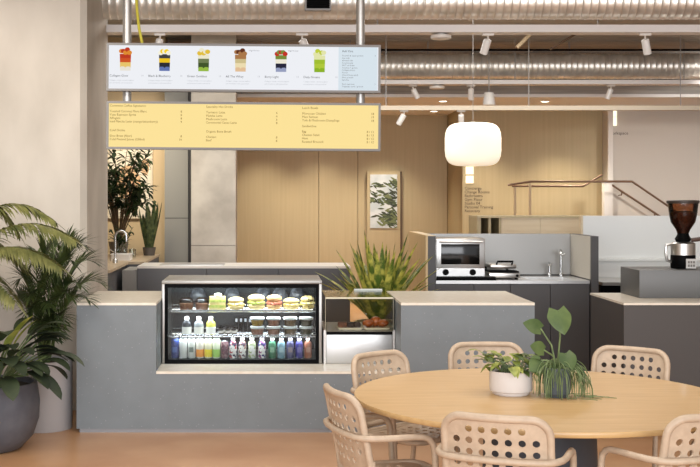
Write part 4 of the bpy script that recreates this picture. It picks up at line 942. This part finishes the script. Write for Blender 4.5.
# ------------------------------------------------------------------ chairs
def punched(w, h, rad, holes, cw, ch, v0, hr, thick, skip):
    # a rounded panel of nc x nr cells, each with a round hole unless skipped; returns x, y, offset vertices and faces
    nc, nr = holes; us = [-w/2]+[(i-nc/2)*cw for i in range(nc+1)]+[w/2]; vs = [h/2]+[v0+ch/2-i*ch for i in range(nr+1)]+[-h/2]
    def clip(u, v):
        e = abs(v)-(h/2-rad); hw = w/2 if e <= 0 else w/2-rad+sqrt(max(0, rad*rad-e*e))
        return (max(-hw, min(hw, u)), v)
    V = []; Fc = []; idx = {}
    def vid(u, v, t):
        u, v = clip(u, v); k = (round(u, 5), round(v, 5), t)
        if k not in idx: idx[k] = len(V); V.append((u, v, thick/2 if t else -thick/2))
        return idx[k]
    def face(q):
        o = []
        for a in q:
            if a not in o: o.append(a)
        if len(o) > 2: Fc.append(tuple(o))
    for r_ in range(nr+2):
        for c in range(nc+2):
            a0, a1, b1, b0 = us[c], us[c+1], vs[r_], vs[r_+1]
            per = [(a0+(a1-a0)*k/4, b0) for k in range(4)]+[(a1, b0+(b1-b0)*k/4) for k in range(4)]+[(a1-(a1-a0)*k/4, b1) for k in range(4)]+[(a0, b1-(b1-b0)*k/4) for k in range(4)]
            hole = 0 < r_ <= nr and 0 < c <= nc and (r_-1, c-1) not in skip
            if hole:
                mx, my = (a0+a1)/2, (b0+b1)/2; cir = [(mx+hr*cos(-3*pi/4+2*pi*k/16), my+hr*sin(-3*pi/4+2*pi*k/16)) for k in range(16)]
            for t in (0, 1):
                P = [vid(u, v, t) for u, v in per]
                if not hole: face(P if t else P[::-1])
                else:
                    Q = [vid(u, v, t) for u, v in cir]
                    for k in range(16):
                        q = [P[k], P[(k+1) % 16], Q[(k+1) % 16], Q[k]]; face(q if t else q[::-1])
            if hole:
                for k in range(16): face([vid(*cir[k], 0), vid(*cir[(k+1) % 16], 0), vid(*cir[(k+1) % 16], 1), vid(*cir[k], 1)])
    return V, Fc
def rrect(w, h, r, n=8, seg=6):
    pts = []
    for qx, qy, a0 in ((1, 1, 0), (-1, 1, pi/2), (-1, -1, pi), (1, -1, 3*pi/2)):
        for k in range(n+1):
            a = a0+pi/2*k/n; pts.append((qx*(w/2-r)+r*cos(a), qy*(h/2-r)+r*sin(a)))
    out = []
    for i, p in enumerate(pts):
        q = pts[(i+1) % len(pts)]; dd = sqrt((q[0]-p[0])**2+(q[1]-p[1])**2); k = max(1, int(dd/.04))
        out += [(p[0]+(q[0]-p[0])*j/k, p[1]+(q[1]-p[1])*j/k) for j in range(k)]
    return out
circ = lambda x, y, r: [(x+r*cos(-2*pi*k/16), y+r*sin(-2*pi*k/16)) for k in range(16)]
BW, BH = .40, .35
def backmap(u, v, t=0):              # u across, v up from the middle of the back
    z = .65+v*.985; y = -.205-.07*(v+.18)/.36-.012-.045*(1-(u/.21)**2)+.03*1+t
    return (u, y, z)
def make_chair():
    t = thing('dining_chair', 'x', 'chair', (0, 0, 0), 'punched beige dining chairs round the table')
    v, f = punched(BW-.016, BH-.016, .062, (7, 6), .050, .0455, BH/2-.048-0, .0138, .007, {(0, 0), (0, 6), (5, 0), (5, 6)})
    m = MB(); m.add([backmap(a, b, c) for a, b, c in v], f); m.build('backrest', CHAIRM, t, rel=False)
    fr_ = [backmap(a, b) for a, b in rrect(BW, BH, .07)]
    MB().tube(fr_, .0155, 10, closed=True).build('back_frame', CHAIRM, t, rel=False)
    v, f = punched(.43, .378, .07, (7, 6), .052, .05, .125, .0142, .008, {(0, 0), (0, 6), (5, 0), (5, 6)})
    v = [(a*(1-.22*max(0, b+.05)), b, c) for a, b, c in v]
    m = MB(); m.add([(a, b-.01, .452-.012*(1-(a/.22)**2)+c) for a, b, c in v], f); m.build('seat', CHAIRM, t, rel=False)
    MB().tube([(a*(1-.22*max(0, b+.05)), b*.9-.01, .452) for a, b in rrect(.44, .43, .08)], .013, 10, closed=True).build('seat_frame', CHAIRM, t, rel=False)
    # arm hoop passing behind the back and bending down into the front legs
    hz = .662; HW = .243; path = []
    half = [(0, 0, 0), (0, 0, 0), (HW, .06, .60)]
    half += [(HW, .06-.055*(1-cos(a)), .60+.06*sin(a)) for a in (pi/6, pi/3, pi/2)]
    half += [(HW, -.04, hz), (HW, -.14, hz), (HW-.006, -.195, hz), (HW-.024, -.238, hz), (HW-.06, -.268, hz), (HW-.13, -.284, hz)]
    left = [(-x, y, z) for x, y, z in half]
    path = half[2:]+[(0, -.292, hz)]+left[2:][::-1]
    MB().tube(path, .0135, 10).build('arm_hoop', CHAIRM, t, rel=False)
    for sg in (-1, 1):
        MB().tube([(sg*HW, .06, .60), (sg*HW, .075, .35), (sg*HW, .10, 0)], [.0135, .0135, .0125], 10).build('leg', CHAIRM, t, rel=False)
        MB().tube([(sg*.2, -.2, .56), (sg*.205, -.19, .45), (sg*.215, -.24, 0)], [.0145, .0145, .0125], 10).build('leg', CHAIRM, t, rel=False)
    m = MB()
    for sg in (-1, 1): m.tube([(sg*.205, .06, .445), (sg*HW, .072, .445)], .009, 8)
    m.tube([(-.2, -.19, .445), (.2, -.19, .445)], .009, 8); m.build('stretcher', CHAIRM, t, rel=False)
    return t
spots = [((.859, 4.40), None, 'beige punched chair with its back to the viewer, in front of the white pot'),
         ((.325, 4.96), (.96, .28), 'beige punched chair seen from the side at the table edge nearest the fridge'),
         ((.585, 6.08), None, 'beige punched chair across the table in front of the pastry case'),
         ((1.207, 6.48), None, 'beige punched chair across the table directly behind the white pot'),
         ((1.94, 6.27), None, 'beige punched chair across the table in front of the coffee counter'),
         ((1.66, 4.44), None, 'beige punched chair cut off by the picture edge, nearest the coffee counter side')]
c0 = None
for (bx, by), fdir, lb in spots:
    f = Vector(fdir) if fdir else Vector((TC.x-bx, TC.y-by)); f = f.normalized()
    loc = (bx+f.x*.24, by+f.y*.24, 0); rz = atan2(f.y, f.x)-pi/2
    if c0 is None: c0 = make_chair(); c0.location = loc; c0.rotation_euler[2] = rz; c0['label'] = lb
    else: dup(c0, loc, rz, lb)

# ------------------------------------------------------------------ pots on the table
wp = Vector((1.112, 5.37, .7405)); t = thing('pothos_plant', 'variegated trailing plant in a low white pot on the table', 'potted plant', wp)
MB().lathe([(.078, 0), (.084, .008), (.085, .014), (.095, .018), (.098, .03), (.098, .11), (.09, .11), (.088, .095)], wp, 40).build('pot', M('white_ceramic', (208, 201, 196), .5), t)
MB().lathe([(.001, .097), (.088, .098)], wp, 28, cap=False).build('soil', SOIL, t)
HEART = lambda q: (1.0*(q/.18)**.55 if q < .18 else (1-((q-.18)/.82)**1.7))
m = MB(); m2 = MB(); s = MB(); rnd = random.Random(4)
for i in range(46):
    a = rnd.uniform(0, 2*pi); r = rnd.uniform(.02, .14); zz = .115+rnd.uniform(0, .1)*(1-r/.2)+(.02 if cos(a) < 0 else 0)
    b = wp+Vector((.04*cos(a), .04*sin(a), .098)); e_ = wp+Vector((r*cos(a), r*sin(a)*.8, zz))
    if i < 6: e_ = wp+Vector((-.10-.02*i/3, -.04+.015*i, .13+.012*i))
    s.tube([b, b.lerp(e_, .5)+Vector((0, 0, .02)), e_], .0022, 5)
    (m if i % 3 else m2).blade(e_, (cos(a), sin(a)*.8-.3, rnd.uniform(-.3, .6)), rnd.uniform(.055, .085), rnd.uniform(.04, .055), 1.0, 6, HEART, .15)
m.build('foliage', LEAF_T, t); m2.build('dark_foliage', leafmat('pothos_dark', (54, 72, 34), (92, 108, 52)), t); s.build('stem', STEMG, t)
sp_ = Vector((1.308, 5.30, .7405)); t = thing('trailing_cactus_plant', 'trailing thin-stemmed plant in a slate pot on the table', 'potted plant', sp_)
MB().lathe([(.046, 0), (.05, .006), (.052, .012), (.058, .016), (.061, .03), (.062, .135), (.055, .135), (.054, .12)], sp_, 36).build('pot', M('slate_ceramic', (76, 83, 88), .55), t)
MB().lathe([(.001, .121), (.054, .122)], sp_, 24, cap=False).build('soil', SOIL, t)
m = MB(); rnd = random.Random(13)
for i in range(165):
    a = rnd.uniform(0, 2*pi) if rnd.random() < .7 else rnd.uniform(-.7, .3)
    r0 = rnd.uniform(.0, .045); b = sp_+Vector((r0*cos(a), r0*sin(a), .122)); a2 = a+rnd.uniform(-.5, .5)
    up = rnd.uniform(.02, .075); reach = rnd.uniform(.045, .125); zb = max(.744, sp_.z+.135-rnd.uniform(.02, .17)); 
    if zb < .75: reach = max(reach, .075)
    reach = max(reach, .072)+(rnd.uniform(0, .05) if cos(a2) > .4 else 0)
    e_ = Vector((sp_.x+reach*cos(a2), sp_.y+reach*sin(a2), zb)); c1 = b+Vector((.03*cos(a), .03*sin(a), up*1.4)); c2 = Vector((sp_.x+(reach+.012)*cos(a2), sp_.y+(reach+.012)*sin(a2), max(zb+.03, sp_.z+.12)))
    pts = [b*(1-u)**3+c1*3*u*(1-u)**2+c2*3*u*u*(1-u)+e_*u**3 for u in [k/8 for k in range(9)]]
    if zb < .76 and cos(a2) > .2 and rnd.random() < .5:
        l_ = rnd.uniform(.03, .15); pts += [Vector((e_.x+l_*k/3, e_.y-rnd.uniform(0, .01)*k+.004*k*k*rnd.uniform(-1, 1), .7438)) for k in (1, 2, 3)]
    m.tube(pts, .0016, 4)
m.build('trailing_stem', STEMG, t)
ph = sp_; _lv = 0
for (dx, dy, h_), (fx_, fy_, fz_), ln, wd in (((.0, -.02, .395), (.15, -.45, -.75), .125, .115), ((-.075, .0, .31), (-.75, -.2, .45), .10, .075), ((-.065, -.02, .215), (-.55, -.3, .35), .09, .07), ((-.075, .0, .165), (-.6, -.3, -.3), .085, .075), ((.035, -.02, .20), (.2, -.5, -.5), .09, .085)):
    b = ph+Vector((.0, 0, .12)); e_ = ph+Vector((dx, dy, h_)); MB().tube([b, b.lerp(e_, .5)+Vector((.012, 0, .02)), e_], .004, 6).build('leaf_stem', STEMG, t)
    MB().heart(e_, (fx_, fy_, fz_), (.1, -1, .45), ln*.95, wd, .5).build('broad_leaf', LEAF_G, t)
